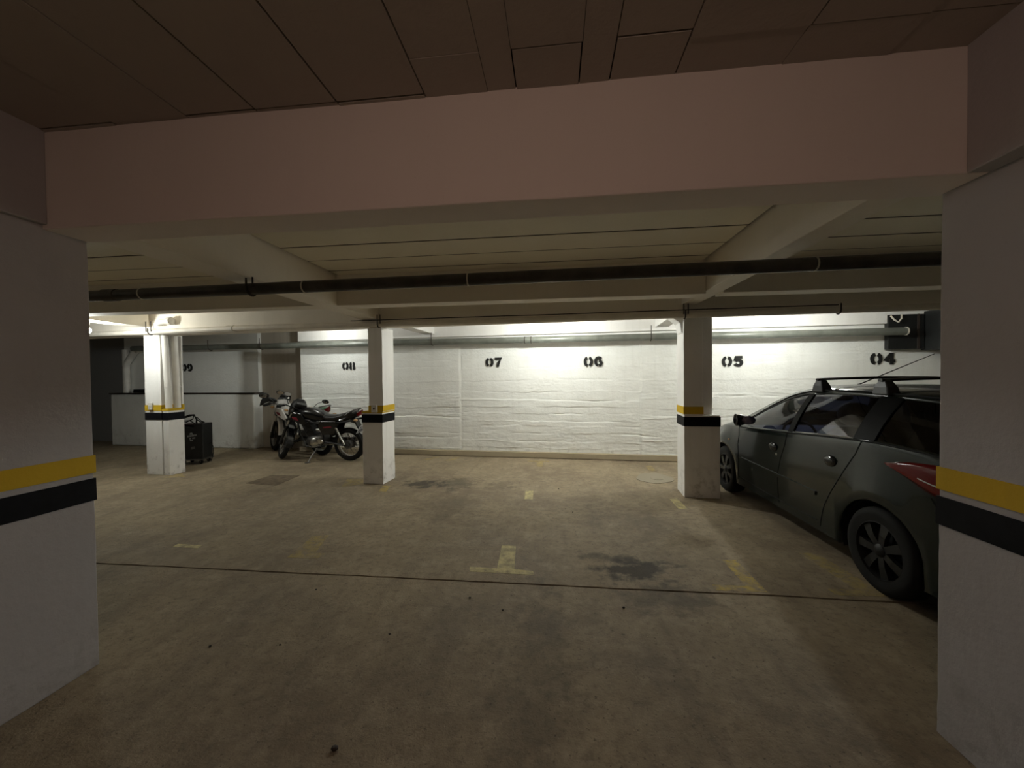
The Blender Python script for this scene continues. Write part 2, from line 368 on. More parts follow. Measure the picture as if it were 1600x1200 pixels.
DIG = {'0': [arc(-.009, 0, .047, .068, 98, 262), arc(.009, 0, .047, .068, 82, -82)],
       '7': [[(-.065, .068), (.055, .068), (.012, .0), (-.012, -.089)]],
       '6': [arc(.005, 0, .055, .068, 40, 262, 12), arc(.004, -.028, .046, .042, 85, -85)],
       '5': [[(.062, .068), (-.035, .068), (-.05, .005)], arc(.0, -.022, .052, .045, 150, -160, 14)],
       '4': [[(.028, .089), (.028, -.089)], [(.02, .065), (-.06, -.035), (-.012, -.035)], [(.03, -.035), (.072, -.035)]],
       '8': [arc(-.012, .036, .032, .034, 98, 262), arc(-.012, -.034, .038, .036, 98, 262), arc(.012, .036, .032, .034, 82, -82), arc(.012, -.034, .038, .036, 82, -82)],
       '9': [arc(-.004, .028, .046, .042, 95, 265), arc(-.002, 0, .052, .068, 85, -130, 12)]}
def number(txt, u, z, v, parent, scale=1.0, mtx=None):
    for i, ch in enumerate(txt):
        mb = MB()
        for st in DIG[ch]: stroke(mb, [((p[0])*scale, p[1]*scale) for p in st], S*scale, 0)
        o = obj('stencilled_digit', mb, 'stencil', parent, matrix=Matrix.Translation((u+(i-.5)*.172*scale, v, z)))
        o['label'] = 'black stencilled digit %s of bay number %s' % (ch, txt)
for txt, u, z, s in (('08', -4.45, 1.818, .92), ('07', -1.325, 1.845, 1.0), ('06', .579, 1.825, 1.08), ('05', 2.971, 1.785, 1.05), ('04', 5.25, 1.79, 1.1)):
    number(txt, u, z, 2.162, WB, s)

# left half of the back: recess, low thick wall with ledge, upper wall of bay 09, dark far end
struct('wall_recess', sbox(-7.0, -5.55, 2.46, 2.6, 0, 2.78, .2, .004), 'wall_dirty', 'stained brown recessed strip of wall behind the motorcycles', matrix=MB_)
LW = struct('wall_low', sbox(-10.85, -6.84, 2.22, 2.6, 0, 1.235, .15, .006), 'wall', 'low thick white wall with a ledge below number 09', matrix=MB_, bevel=.03)
obj('ledge', sbox(-10.87, -6.80, 2.20, 2.6, 1.235, 1.262, .2, .003), 'iron', LW)  # top of the low wall, with its shadow line put into the dark colour
W9 = struct('wall_upper', sbox(-10.6, -6.84, 2.36, 2.6, 1.262, 2.78, .2, .004), 'wall', 'upper white wall with number 09', matrix=MB_)
number('09', -8.77, 1.85, 2.345, W9, 1.0)
struct('wall_far', sbox(-14.2, -10.8, 2.72, 2.9, 0, 2.78, .3, .004), 'wall_grey', 'dark grey wall at the far left end', matrix=MB_)
struct('wall_left', MB().box(XL-.1, XL, YN, 9.6, 0, 2.9), 'wall_grey', 'grey left wall of the garage')
struct('wall_right', MB().box(XR, XR+.1, YN, 9.6, 0, 2.9), 'wall_grey', 'grey right wall of the garage')
struct('wall_near', MB().box(XL, XR, YN-.1, YN, 0, 2.9), 'wall_grey', 'grey wall behind the driving lane')
struct('trim_1', sbox(-5.6, 7.8, 2.085, 2.2, .012, .105, .18, .008), 'kerb', 'low concrete kerb along the foot of the back wall', matrix=MB_)

# ceiling: base slab, hanging blocks, joists and planks as pieces
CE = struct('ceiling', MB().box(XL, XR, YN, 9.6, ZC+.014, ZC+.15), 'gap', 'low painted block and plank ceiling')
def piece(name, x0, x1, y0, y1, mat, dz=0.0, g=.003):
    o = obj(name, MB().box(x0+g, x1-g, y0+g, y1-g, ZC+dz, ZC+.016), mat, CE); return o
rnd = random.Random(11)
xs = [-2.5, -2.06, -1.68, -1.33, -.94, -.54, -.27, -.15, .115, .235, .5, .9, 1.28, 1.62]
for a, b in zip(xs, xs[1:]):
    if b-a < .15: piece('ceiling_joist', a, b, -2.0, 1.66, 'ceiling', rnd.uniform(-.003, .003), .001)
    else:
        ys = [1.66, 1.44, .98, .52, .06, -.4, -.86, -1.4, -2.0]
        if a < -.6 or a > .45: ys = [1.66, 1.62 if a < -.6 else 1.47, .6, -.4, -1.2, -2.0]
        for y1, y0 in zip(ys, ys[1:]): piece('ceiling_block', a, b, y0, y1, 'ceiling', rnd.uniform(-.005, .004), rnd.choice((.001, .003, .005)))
M['joint'] = plain('dark_joint_strip', (.06, .048, .035), .9, noise_amt=.5, scale=12)
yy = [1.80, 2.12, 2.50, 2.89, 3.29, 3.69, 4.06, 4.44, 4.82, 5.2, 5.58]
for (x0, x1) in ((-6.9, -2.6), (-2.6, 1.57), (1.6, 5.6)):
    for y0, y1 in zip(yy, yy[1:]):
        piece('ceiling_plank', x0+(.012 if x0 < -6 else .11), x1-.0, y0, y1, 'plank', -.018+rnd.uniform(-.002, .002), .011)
        obj('joint_filler', sbox(x0+.11, x1, y1-.0115, y1+.0115, ZC-.0155, ZC+.01, .12, .0035, 6.0, seed=y1), 'joint', CE)  # dark strip in each plank gap, so that the joint line reads dark
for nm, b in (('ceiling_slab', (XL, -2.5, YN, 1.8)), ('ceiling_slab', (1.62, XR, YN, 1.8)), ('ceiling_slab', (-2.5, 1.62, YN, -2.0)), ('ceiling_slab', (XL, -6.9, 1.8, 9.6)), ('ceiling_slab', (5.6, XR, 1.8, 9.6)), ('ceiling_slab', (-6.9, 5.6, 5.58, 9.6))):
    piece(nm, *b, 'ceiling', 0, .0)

def beam(name, x0, x1, y0, y1, z0, mat, label, matrix=None, z1=ZC+.01, amp=.004):
    return struct(name, sbox(x0, x1, y0, y1, z0, z1, .16, amp, seed=len(label)), mat, label, matrix=matrix, bevel=.006)
beam('beam', -2.62, 1.75, 1.64, 1.835, 2.30, 'pink', 'deep pinkish beam across the lane nearest the camera')
beam('beam', XL, -2.62, 1.64, 1.835, 2.30, 'beam', 'cross beam continuing left of the near left pillar')
beam('beam', 1.75, XR, 1.64, 1.835, 2.30, 'beam', 'cross beam continuing right of the near right pillar')
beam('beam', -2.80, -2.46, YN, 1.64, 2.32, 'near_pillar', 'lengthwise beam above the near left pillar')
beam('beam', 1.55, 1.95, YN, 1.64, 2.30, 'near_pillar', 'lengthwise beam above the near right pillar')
beam('beam', -2.76, -2.50, 1.835, 5.32, 2.40, 'beam', 'cream lengthwise beam running to the pillar with the socket')
beam('beam', 1.59, 1.77, 1.835, 5.05, 2.43, 'beam', 'cream lengthwise beam running to the pillar beside the car')
beam('beam', -6.80, -6.50, 1.835, 5.55, 2.42, 'beam', 'cream lengthwise beam running to the pillar with white pipes')
beam('beam', -2.50, 1.59, 4.23, 4.44, 2.40, 'beam', 'cream secondary beam above bays 06 and 07')
beam('beam', -6.50, -2.76, 4.25, 4.46, 2.41, 'beam', 'cream secondary beam above bay 08')
beam('beam', 1.77, 6.2, 4.25, 4.46, 2.41, 'beam', 'cream secondary beam above the parked car')
beam('beam', -14.0, 7.9, -.05, .20, 2.30, 'beam', 'long cream main beam carried by the row of free pillars', matrix=MB_)
beam('beam', -5.6, 7.9, 2.10, 2.19, 2.36, 'pillar', 'white wall beam above the grey back pipe', matrix=MB_)
for u, lb in ((-2.62, 'short white beam between the socket pillar and back wall'), (1.78, 'short white beam between the right pillar and back wall')):
    beam('beam', u-.11, u+.11, .20, 2.10, 2.42, 'pillar', lb, matrix=MB_)

# ---------------------------------------------------------------- pillars
def band(parent, x0, x1, y0, y1, z0, z1, mat, name, t=.0055, seed=1.0):
    obj(name, sbox(x0-t, x1+t, y0-t, y1+t, z0, z1, .1, .0015, seed=seed), mat, parent)
def pillar(label, blocks, matrix, mat, bands, name='pillar'):
    mb = MB()
    for i, b in enumerate(blocks):
        s = sbox(*b, step=.055, amp=.003, sc_=4.0, seed=3.3*i+len(label)); mb.add(s.v, s.f)
    o = struct(name, mb, mat, label, matrix=matrix, bevel=.005)
    for k, (b, lo, hi, m, nm) in enumerate(bands): band(o, *b, lo, hi, m, nm, seed=k)
    return o
Zb0, Zb1, Zy0, Zy1 = .905, 1.025, 1.055, 1.150
def std_bands(x): return [(x, Zb0, Zb1, 'bband', 'black_band'), (x, Zy0, Zy1, 'yband', 'yellow_band')]
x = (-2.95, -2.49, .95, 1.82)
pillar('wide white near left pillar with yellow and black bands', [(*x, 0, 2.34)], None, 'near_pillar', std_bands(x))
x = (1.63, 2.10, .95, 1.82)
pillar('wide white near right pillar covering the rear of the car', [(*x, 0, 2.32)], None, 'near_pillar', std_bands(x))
lo = (-2.82, -2.50, 0, .36); up = (-2.71, -2.487, 0, .34)
P2 = pillar('free white pillar beside the motorcycles with a small socket', [(*lo, 0, 1.062), (*up, 1.062, 2.29)], MB_, 'pillar',
            [(lo, Zb0, Zb1, 'bband', 'black_band'), (up, 1.07, 1.155, 'yband', 'yellow_band'), (lo, 1.045, 1.07, 'yband', 'yellow_band')])
sk = obj('socket_box', MB().box(-2.655, -2.565, -.04, -.002, 1.055, 1.165), 'plastic_white', P2, bevel=.008)
obj('socket_hole', MB().lathe([(0, -.042), (.014, -.042), (.014, -.039), (0, -.039)], 'Y', 12, (-2.61, 0, 1.11)), 'rubber', sk)
lo = (1.64, 2.06, 0, .36); up = (1.635, 1.86, 0.0, .34); side = (1.84, 2.0, .10, .34)
P3 = pillar('free white pillar in front of the parked car', [(*lo, 0, 1.045), (*up, 1.045, 2.29), (*side, 1.045, 2.29)], MB_, 'pillar',
            [(lo, Zb0, Zb1, 'bband', 'black_band'), (up, 1.06, 1.155, 'yband', 'yellow_band')])
a = (-6.755, -6.43, 0, .25); b = (-6.375, -6.265, -.02, .228); c = (-6.435, -6.29, .226, .25); g = (-6.435, -6.37, .09, .228)
P1 = pillar('free white pillar with two upright white pipes', [(*a, 0, 2.30), (*b, 0, 1.085), (*c, 0, 2.30), (*g, 0, 1.08)], MB_, 'pillar',
            [(a, Zb0, Zb1, 'bband', 'black_band'), (b, Zb0, Zb1, 'bband', 'black_band'), (g, Zb0, Zb1, 'bband', 'black_band'), (c, Zb0, Zb1, 'bband', 'black_band'), (a, Zy0, Zy1, 'yband', 'yellow_band'), (b, Zy0, 1.092, 'yband', 'yellow_band'), (g, Zy0, 1.087, 'yband', 'yellow_band'), (c, Zy0, Zy1, 'yband', 'yellow_band')])
sw = obj('switch_box', MB().box(-6.66, -6.58, -.035, -.002, 1.07, 1.19), 'plastic_white', P1, bevel=.008)
obj('switch_rocker', MB().box(-6.632, -6.608, -.042, -.034, 1.11, 1.15), 'plastic_white', sw)
# haunch under the main beam at the right pillar
obj('haunch', MB().prism([(1.50, 2.30), (1.66, 2.30), (1.66, 2.06), (1.62, 2.10), (1.60, 2.22)], .05, .30, 'Y'), 'pillar', P3, bevel=.01)

# ---------------------------------------------------------------- pipes
def hanger(parent, u, v, z, r, rods, matrix=None, top=None, name='pipe_hanger'):
    """U-shaped strap below the pipe with its rods going up"""
    mb = MB(); t = .008
    path = [(u, v-r-t, z+r*1.3)] + [(u, v+(r+t)*math.cos(a), z+(r+t)*math.sin(a)) for a in [PI+i*PI/8 for i in range(9)]] + [(u, v+r+t, z+r*1.1)]
    mb.tube(path, .008, 6)
    for dx in rods:
        mb.tube([(u+dx, v-r-t, z), (u+dx, v-r-t, top)], .007, 6)
    obj(name, mb, 'iron', parent)
def ring_(parent, u, v, z, r, wd=.012, mat='ring', name='sealing_ring'):
    obj(name, MB().lathe([(r, -wd/2), (r+.005, -wd/2), (r+.005, wd/2), (r, wd/2)], 'X', 16, (u, v, z), close=True), mat, parent, smooth=True)
PN = obj('pipe', MB().tube([(-5.2, 0, 0), (-4.2, 0, 0), (0, 0, 0), (3.6, 0, 0)], .048, 20), 'dark_pipe', smooth=True)
PN.matrix_world = Matrix.Translation((0, 2.955, 2.318)) @ Matrix.Rotation(-.021, 4, 'Z')
tag(PN, 'long dark drain pipe hung below the near beams', 'pipe')
for u in (-3.99, -3.88, -3.60, -2.05, -.66, 1.82): ring_(PN, u, 0, 0, .048, .010)
obj('coupling', MB().lathe([(.048, -.07), (.054, -.07), (.054, .07), (.048, .07)], 'X', 20, (-3.93, 0, 0), close=True), 'dark_pipe', PN, smooth=True)
hanger(PN, -2.54, 0, 0, .048, (0, .06), top=.085)
obj('hanger_wire', MB().tube([(-2.54, -.056, .08), (-2.555, -.05, .2), (-2.55, -.04, .42)], .003, 5), 'iron', PN)

PM = obj('pipe', MB().tube([(-10.0, 0, .02), (-6.26, 0, .032), (-4.48, 0, .038), (-1.43, 0, 0), (1.09, 0, -.01), (3.21, 0, -.02), (6.6, 0, -.03)], .040, 16), 'cream_pipe', smooth=True)
PM.matrix_world = MB_ @ Matrix.Translation((0, -.105, 2.308)); tag(PM, 'long cream pipe along the main beam above the free pillars', 'pipe')
for u, dz in ((-4.95, .037), (.62, -.006)):
    obj('coupling', MB().lathe([(.040, -.06), (.046, -.06), (.046, .06), (.040, .06)], 'X', 16, (u, 0, dz), close=True), 'cream_pipe', PM, smooth=True)
for u, dz, tp, rods in ((-6.46, .03, .16, (-.03, .07)), (-2.47, .014, .13, (0, .045)), (1.62, -.012, .13, (-.02, .03)), (3.29, -.02, .07, (0,))):
    hanger(PM, u, 0, dz, .040, rods, top=dz+tp)
STRD = obj('strand', MB().tube([(-2.9, -.02, .075), (-2.3, -.02, .070), (-.8, -.02, .060), (.0, -.02, .052), (1.6, -.02, .046), (3.28, -.02, .036)], .006, 6), 'rubber')  # thin dark tube drawn along the top of the cream pipe
STRD.matrix_world = PM.matrix_world.copy(); tag(STRD, 'thin dark cable lying along the cream pipe', 'strand')

PB = obj('pipe', MB().tube([(-9.8, 0, .05), (-6.2, 0, .024), (-3.0, 0, .018), (-.4, 0, 0), (1.8, 0, -.006), (3.4, 0, -.02), (5.45, 0, -.026)], .062, 20), 'grey_pipe', smooth=True)
PB.matrix_world = MB_ @ Matrix.Translation((0, 1.985, 2.242)); tag(PB, 'thick grey-green pipe along the top of the back wall', 'pipe')
for u in (-.68, -.56): ring_(PB, u, 0, .001, .062, .014, 'iron', 'coupling_ring')
obj('coupling', MB().lathe([(.062, -.05), (.067, -.05), (.067, .05), (.062, .05)], 'X', 20, (-.62, 0, .001), close=True), 'grey_pipe', PB, smooth=True)
for u, dz in ((-7.67, .035), (-6.37, .025), (-2.51, .015), (1.57, -.005)): hanger(PB, u, 0, dz, .062, (0,), top=.19)
ring_(PB, 5.44, 0, -.026, .062, .02, 'ring')

for p, r, lb in (
    ([(-6.375, .035, 2.292), (-6.365, .035, 2.0), (-6.345, .035, 1.6), (-6.322, .035, 1.096)], .045, 'thinner upright white pipe on the left pillar'),
    ([(-6.345, .162, 2.292), (-6.34, .162, 2.0), (-6.325, .162, 1.6), (-6.315, .162, 1.096)], .05, 'thicker upright white pipe beside the thinner one')):
    o = obj('pipe', MB().tube(p, r, 18), 'white_pipe', smooth=True); o.matrix_world = MB_.copy(); tag(o, lb, 'pipe', 'upright pipes on the left pillar')
    obj('pipe_clip', MB().lathe([(r-.002, -.012), (r+.004, -.012), (r+.004, .012), (r-.002, .012)], 'Z', 16, (p[2][0]+.012, p[2][1], 1.45), close=True), 'white_pipe', o, smooth=True)
o = obj('pipe', MB().tube([(-6.280, -.12, 2.43), (-6.278, -.12, 2.455), (-6.260, -.12, 2.478), (-6.220, -.12, 2.49), (-6.020, -.12, 2.495)], .045, 16), 'white_pipe', smooth=True); o.matrix_world = MB_.copy()
tag(o, 'short white elbow pipe in front of the beam above the left pillar', 'pipe')
obj('collar', MB().lathe([(.045, -.03), (.062, -.03), (.062, .03), (.045, .03)], 'X', 18, (-6.06, -.12, 2.495), close=True), 'white_pipe', o, smooth=True)
# pipe and valve on the ledge of the far low wall
o = obj('pipe', MB().tube([(-10.42, 2.27, 1.27), (-10.42, 2.27, 1.85), (-10.40, 2.27, 1.98), (-10.2, 2.27, 2.2), (-10.05, 2.27, 2.3)], .07, 14), 'white_pipe', smooth=True)
o.matrix_world = MB_.copy(); tag(o, 'white upright pipe with a slanting branch standing on the dark ledge', 'pipe')
obj('branch', MB().tube([(-10.42, 2.27, 1.9), (-10.42, 2.27, 2.3)], .07, 14), 'white_pipe', o, smooth=True)
mb = MB()
for k in range(3): mb.tube([(-10.02+.22*math.cos(a)*(1-.04*k), 2.29+.06*math.sin(a), 1.285+.026*k) for a in [i*2*PI/24 for i in range(25)]], .014, 6)
o = obj('hose', mb, 'rubber'); o.matrix_world = MB_.copy(); tag(o, 'coiled dark hose lying on the ledge beside the white pipe', 'hose')

# ---------------------------------------------------------------- lamps
for i, (loc, st, col, lb) in enumerate(LAMPS):
    r = .045
    root = empty('light_bulb', loc); tag(root, lb, 'lamp', 'ceiling light bulbs')
    obj('bulb', MB().ellipsoid((0, 0, 0), (r, r, r), 16, 10), emit('lamp_glow', col, st), root, smooth=True)
    obj('bulb_neck', MB().lathe([(.014, r*.9), (.018, r+.02), (.022, r+.05), (0, r+.05)], 'Z', 14), 'plastic_white', root, smooth=True)
    top = ZC - loc[2] + .0
    obj('lamp_holder', MB().lathe([(.0, r+.04), (.026, r+.04), (.03, r+.07), (.02, max(r+.08, top-.03)), (.05, max(r+.085, top-.02)), (.05, max(r+.09, top)), (0, max(r+.09, top))], 'Z', 16), 'plastic_white', root, smooth=True)

# ---------------------------------------------------------------- black hanging box, upper right
bx = empty('ventilation_box'); bx.matrix_world = MB_ @ Matrix.Translation((5.26, 2.075, 1.935)); tag(bx, 'black sheet metal box on the back wall above the car', 'duct box')
obj('casing', MB().box(0, .50, 0, .085, 0, .56), 'black_metal', bx, bevel=.006)
obj('side_panel', MB().box(.51, 1.5, -.34, .085, -.02, .60), 'black_metal', bx, bevel=.006)
obj('mounting_strap', MB().box(.40, .43, -.012, -.0, 0, .56), 'iron', bx)
mb = MB(); mb.tube([(.02, -.02, .54), (.05, -.05, .47), (.10, -.06, .43), (.15, -.05, .49), (.17, -.02, .55)], .012, 8)
obj('hose_bend', mb, 'ring', bx, smooth=True)

# ---------------------------------------------------------------- battery charger trolley
def charger():
    r = empty('battery_charger', (-6.83, 6.30, 0), math.radians(14)); tag(r, 'black and dark red battery charger on wheels behind the left pillar', 'charger')
    # local: x along its face (to the right), y depth
    SX = Matrix.Diagonal((.80, .9, 1.04, 1))
    obj('casing', MB().prism([(0, .10), (.50, .10), (.50, .72), (.34, .72), (.30, .66), (.0, .70)], 0, .32, 'Y'), 'black_metal', r, bevel=.012)
    obj('side_panel', MB().box(-.006, .0, .01, .31, .12, .69), 'dark_red', r)
    obj('front_panel', MB().box(.02, .48, -.005, 0, .13, .62), 'black_metal', r, bevel=.004)
    obj('top_tray', MB().box(.0, .34, .02, .30, .70, .715), 'dark_red', r, bevel=.005)
    obj('base_plate', MB().box(-.01, .51, -.02, .34, .075, .10), 'steel', r, bevel=.005)
    for x in (.07, .43):
        for y in (.04, .28):
            w_ = obj('wheel', MB().lathe([(0, -.018), (.036, -.018), (.04, -.01), (.04, .01), (.036, .018), (0, .018)], 'Y', 16, (x, y, .04)), 'rubber', r, smooth=True)
            for q in (-1, 1): obj('wheel_fork', MB().box(x-.008, x+.008, y+.026*q-.004, y+.026*q+.004, .035, .08), 'steel', w_)
    obj('handle', MB().tube([(.28, .16, .70), (.26, .16, .80), (.22, .16, .87), (.12, .16, .86), (.02, .16, .83), (-.06, .16, .80)], [.012, .012, .014, .022, .02, .012], 10), 'rubber', r, smooth=True)
    cb = MB(); cb.tube([(.27, .1, .72), (.20, .05, .78), (.06, .06, .77), (-.02, .1, .73), (.05, .15, .74), (.22, .12, .80), (.27, .08, .88), (.33, .06, .80), (.40, .1, .74)], .010, 7)
    cb.tube([(.24, .18, .72), (.30, .12, .83), (.38, .14, .76), (.44, .16, .73)], .010, 7)
    obj('charging_cable', cb, 'rubber', r, smooth=True)
    obj('power_cord', MB().tube([(.50, .2, .34), (.55, .2, .36), (.585, .2, .28), (.59, .2, .18), (.56, .2, .09), (.53, .2, .02)], .007, 7), 'rubber', r, smooth=True)
    obj('knob', MB().lathe([(0, .70), (.022, .72), (.02, .75), (0, .75)], 'Z', 12, (.43, .1, 0)), 'rubber', r, smooth=True)
    # worn emblem: a dome over a slanted word block, two short blocks and one below, and a small rating plate
    mb = MB(); y0, y1 = -.0065, -.004
    mb.prism([(.265+.035*math.cos(a), .535+.035*math.sin(a)) for a in [i*PI/10 for i in range(11)]], y0, y1)
    for k in range(8): mb.prism([(.185+.024*k, .488+.003*k), (.203+.024*k, .490+.003*k), (.203+.024*k, .520+.003*k), (.185+.024*k, .518+.003*k)], y0, y1)
    for k in range(2): mb.prism([(.225+.017*k, .452), (.238+.017*k, .452), (.238+.017*k, .476), (.225+.017*k, .476)], y0, y1)
    for k in range(4): mb.prism([(.285+.016*k, .458+.002*k), (.297+.016*k, .459+.002*k), (.297+.016*k, .480+.002*k), (.285+.016*k, .479+.002*k)], y0, y1)
    for k in range(4): mb.prism([(.235+.016*k, .424), (.247+.016*k, .424), (.247+.016*k, .444), (.235+.016*k, .444)], y0, y1)
    obj('emblem', mb, 'print', r)
    obj('rating_plate', MB().prism([(.25, .27), (.33, .28), (.33, .325), (.25, .315)], y0, y1), 'steel', r)
charger()
for o_ in bpy.data.objects:
    if o_.parent and o_.parent.name == 'battery_charger': o_.matrix_local = Matrix.Diagonal((.80, .9, 1.04, 1)) @ o_.matrix_local

# ---------------------------------------------------------------- motorcycles
def lerp(a, b, t): return a+(b-a)*t
def ell_ring(x, zc, hy, hz, n=14, p=2.0, y=0.0):
    out = []
    for q in range(n):
        a = q*2*PI/n; c, s = math.cos(a), math.sin(a)
        out.append((x, y+hy*math.copysign(abs(c)**(2/p), c), zc+hz*math.copysign(abs(s)**(2/p), s)))
    return out
def wheel(parent, loc, R, wt, spokes, name, rim='chrome', mtx=None):
    o = obj(name, MB().lathe([(R-.085, -wt*.42), (R-.06, -wt*.5), (R-.02, -wt*.42), (R, -wt*.15), (R, wt*.15), (R-.02, wt*.42), (R-.06, wt*.5), (R-.085, wt*.42)], 'Y', 40, close=True), 'rubber', parent, smooth=True)
    o.location = loc
    Ri = R-.075
    obj('rim', MB().lathe([(Ri+.004, -wt*.42), (Ri+.004, wt*.42), (Ri-.016, wt*.38), (Ri-.022, 0), (Ri-.016, -wt*.38)], 'Y', 40, close=True), rim, o, smooth=True)
    obj('hub', MB().lathe([(0, -.075), (.02, -.075), (.055, -.045), (.06, 0), (.055, .045), (.02, .075), (0, .075)], 'Y', 18), 'steel', o, smooth=True)
    mb = MB()
    for k in range(spokes):
        a = k*2*PI/spokes
        if spokes < 10:
            t = Vector((-math.sin(a), 0, math.cos(a))); d = Vector((math.cos(a), 0, math.sin(a)))
            mb.loft([[d*rr + t*ww + Vector((0, yy, 0)) for ww, yy in ((-hw, -.018), (hw, -.018), (hw, .018), (-hw, .018))] for rr, hw in ((.04, .028), (Ri*.55, .018), (Ri-.01, .024))])
        else:
            mb.tube([(.05*math.cos(a+.5*(-1)**k), .03*(-1)**(k//2), .05*math.sin(a+.5*(-1)**k)), ((Ri-.012)*math.cos(a), 0, (Ri-.012)*math.sin(a))], .0025, 4)
    obj('spokes', mb, 'steel' if spokes >= 10 else 'satin_black', o)
    return o
M['bright_mirror'] = plain('bike_mirror_glass', (.92, .92, .92), .08, metal=1.0)
def motorcycle(loc, heading, label, steer, trail=False, lean=.07):
    root = empty('motorcycle', loc); root.scale = (1.05,)*3 if not trail else (1.08,)*3; root.rotation_euler = (-lean*0, 0, heading); tag(root, label, 'motorcycle', 'motorcycles parked in bay 08')
    # everything leans onto the side stand: a rotation about the x axis through the ground line
    LN = Matrix.Rotation(-lean, 4, 'X')
    def part(name, mb, mat, par=None, **k):
        if par is None:
            return obj(name, mb, mat, root, matrix=LN, **k)
        return obj(name, mb, mat, par, **k)
    WBm = 1.34; R = .30
    body = 'white_paint' if trail else 'gloss_black'
    # rear wheel
    rw = wheel(root, (0, 0, 0), R, .10, 36 if trail else 36, 'rear_wheel'); rw.matrix_local = LN @ Matrix.Translation((0, 0, R))
    obj('sprocket', MB().lathe([(0, -.070), (.085, -.070), (.085, -.064), (0, -.064)], 'Y', 22), 'steel', rw)
    obj('brake_drum', MB().lathe([(0, .07), (.07, .07), (.078, .03), (0, .03)], 'Y', 22), 'steel', rw, smooth=True)
    # swing arm, shocks, chain guard
    mb = MB()
    for s in (-1, 1): mb.tube([(.46, .09*s, .36), (.02, .10*s, .30), (-.06, .10*s, .30)], .02, 8)
    part('swing_arm', mb, 'satin_black', smooth=True)
    for s in (-1, 1):
        sh = part('shock_absorber', MB().tube([(.02, .125*s, .32), (.17, .125*s, .62)], .016, 10), 'chrome', smooth=True)
        mb = MB(); N_ = 60
        mb.tube([(.055+.10*t/N_ + 0, .125*s + .026*math.sin(t*2*PI/8), .39+.20*t/N_+.026*math.cos(t*2*PI/8)) for t in range(N_+1)], .005, 5)
        obj('spring', mb, 'steel', sh)
    part('chain_guard', MB().prism([(-.08, .24), (.45, .30), (.45, .40), (.05, .40), (-.02, .36)], -.125, -.105), 'satin_black')
    # frame
    mb = MB()
    for s in (-1, 1):
        mb.tube([(1.0, .03*s, .86), (.80, .09*s, .74), (.45, .11*s, .68), (.05, .12*s, .72), (-.25, .10*s, .76)], .016, 8)
        mb.tube([(1.02, .03*s, .80), (.92, .07*s, .5), (.78, .10*s, .27), (.5, .11*s, .25), (.44, .11*s, .36), (.42, .11*s, .66)], .016, 8)
    part('frame', mb, 'satin_black', smooth=True)
    # engine
    en = part('engine', MB().loft([ell_ring(.44, .36, .10, .09, 16, 3), ell_ring(.50, .36, .13, .12, 16, 3), ell_ring(.64, .35, .13, .13, 16, 3), ell_ring(.76, .35, .12, .11, 16, 3), ell_ring(.80, .35, .08, .07, 16, 3)]), 'steel', smooth=True)
    for s in (-1, 1):
        obj('engine_cover', MB().lathe([(0, .165*s), (.06, .16*s), (.085, .145*s), (.09, .12*s), (0, .12*s)], 'Y', 22, (.60, 0, .35)), 'chrome', en, smooth=True)
        obj('gear_cover', MB().lathe([(0, .15*s), (.05, .145*s), (.062, .12*s), (0, .12*s)], 'Y', 18, (.49, 0, .37)), 'chrome', en, smooth=True)
    ax = Matrix.Translation((.70, 0, .45)) @ Matrix.Rotation(math.radians(22), 4, 'Y')
    mb = MB()
    for k in range(7): mb.box(-.075, .075, -.08, .08, .012+.028*k, .024+.028*k)
    mb.box(-.06, .06, -.06, .06, 0, .22); mb.box(-.075, .075, -.07, .07, .205, .255); mb.xf(ax)
    obj('cylinder', mb, 'satin_black', en)
    obj('carburettor', MB().tube([(.62, .02, .56), (.50, .03, .55), (.42, .03, .54)], [.03, .035, .045], 12), 'chrome', en, smooth=True)
    # exhaust on the right side (y < 0), silencer end visible past the rear wheel
    ex = part('exhaust', MB().tube([(.80, -.03, .60), (.90, -.08, .52), (.90, -.13, .34), (.80, -.16, .24), (.45, -.17, .25), (.25, -.175, .29)], .022, 12), 'chrome', smooth=True)
    obj('silencer', MB().tube([(.27, -.175, .29), (.15, -.18, .32), (-.28, -.185, .42), (-.30, -.185, .425)], [.03, .048, .052, .03], 14), 'satin_black', ex, smooth=True)
    TC = lambda x: x*.62 if x < 0 else x
    # tank
    tz = .80
    tank = part('fuel_tank', MB().loft([ell_ring(.40, .775, .10, .05, 18, 2.6), ell_ring(.46, .80, .125, .085, 18, 2.6), ell_ring(.60, .84, .145, .115, 18, 2.6), ell_ring(.74, .86, .15, .12, 18, 2.6), ell_ring(.86, .86, .14, .105, 18, 2.6), ell_ring(.95, .85, .10, .075, 18, 2.6)]), body, smooth=True)
    obj('filler_cap', MB().lathe([(0, .985), (.03, .985), (.036, .975), (.036, .96), (0, .96)], 'Z', 16, (.72, 0, 0)), 'chrome', tank, smooth=True)
    for s in (-1, 1):
        sh = part('tank_shroud', MB().prism([(.70, .70), (.78, .66), (.98, .74), (1.03, .82), (.97, .90), (.82, .88)], .135*s, .165*s), body, bevel=.012)
        obj('decal', MB().prism([(.86, .74), (.97, .775), (1.0, .82), (.90, .81)], .1655*s, .1675*s), 'red_decal', sh)
    # seat
    st = part('seat', MB().loft([ell_ring(.46, .80, .09, .045, 16, 3), ell_ring(.36, .785, .115, .055, 16, 3), ell_ring(.20, .785, .13, .055, 16, 3), ell_ring(.06, .815, .13, .055, 16, 3), ell_ring(TC(-.08), .855, .12, .05, 16, 3), ell_ring(TC(-.24), .875, .11, .042, 16, 3), ell_ring(TC(-.30), .87, .07, .025, 16, 3)]), 'seat' if not trail else 'green', smooth=True)
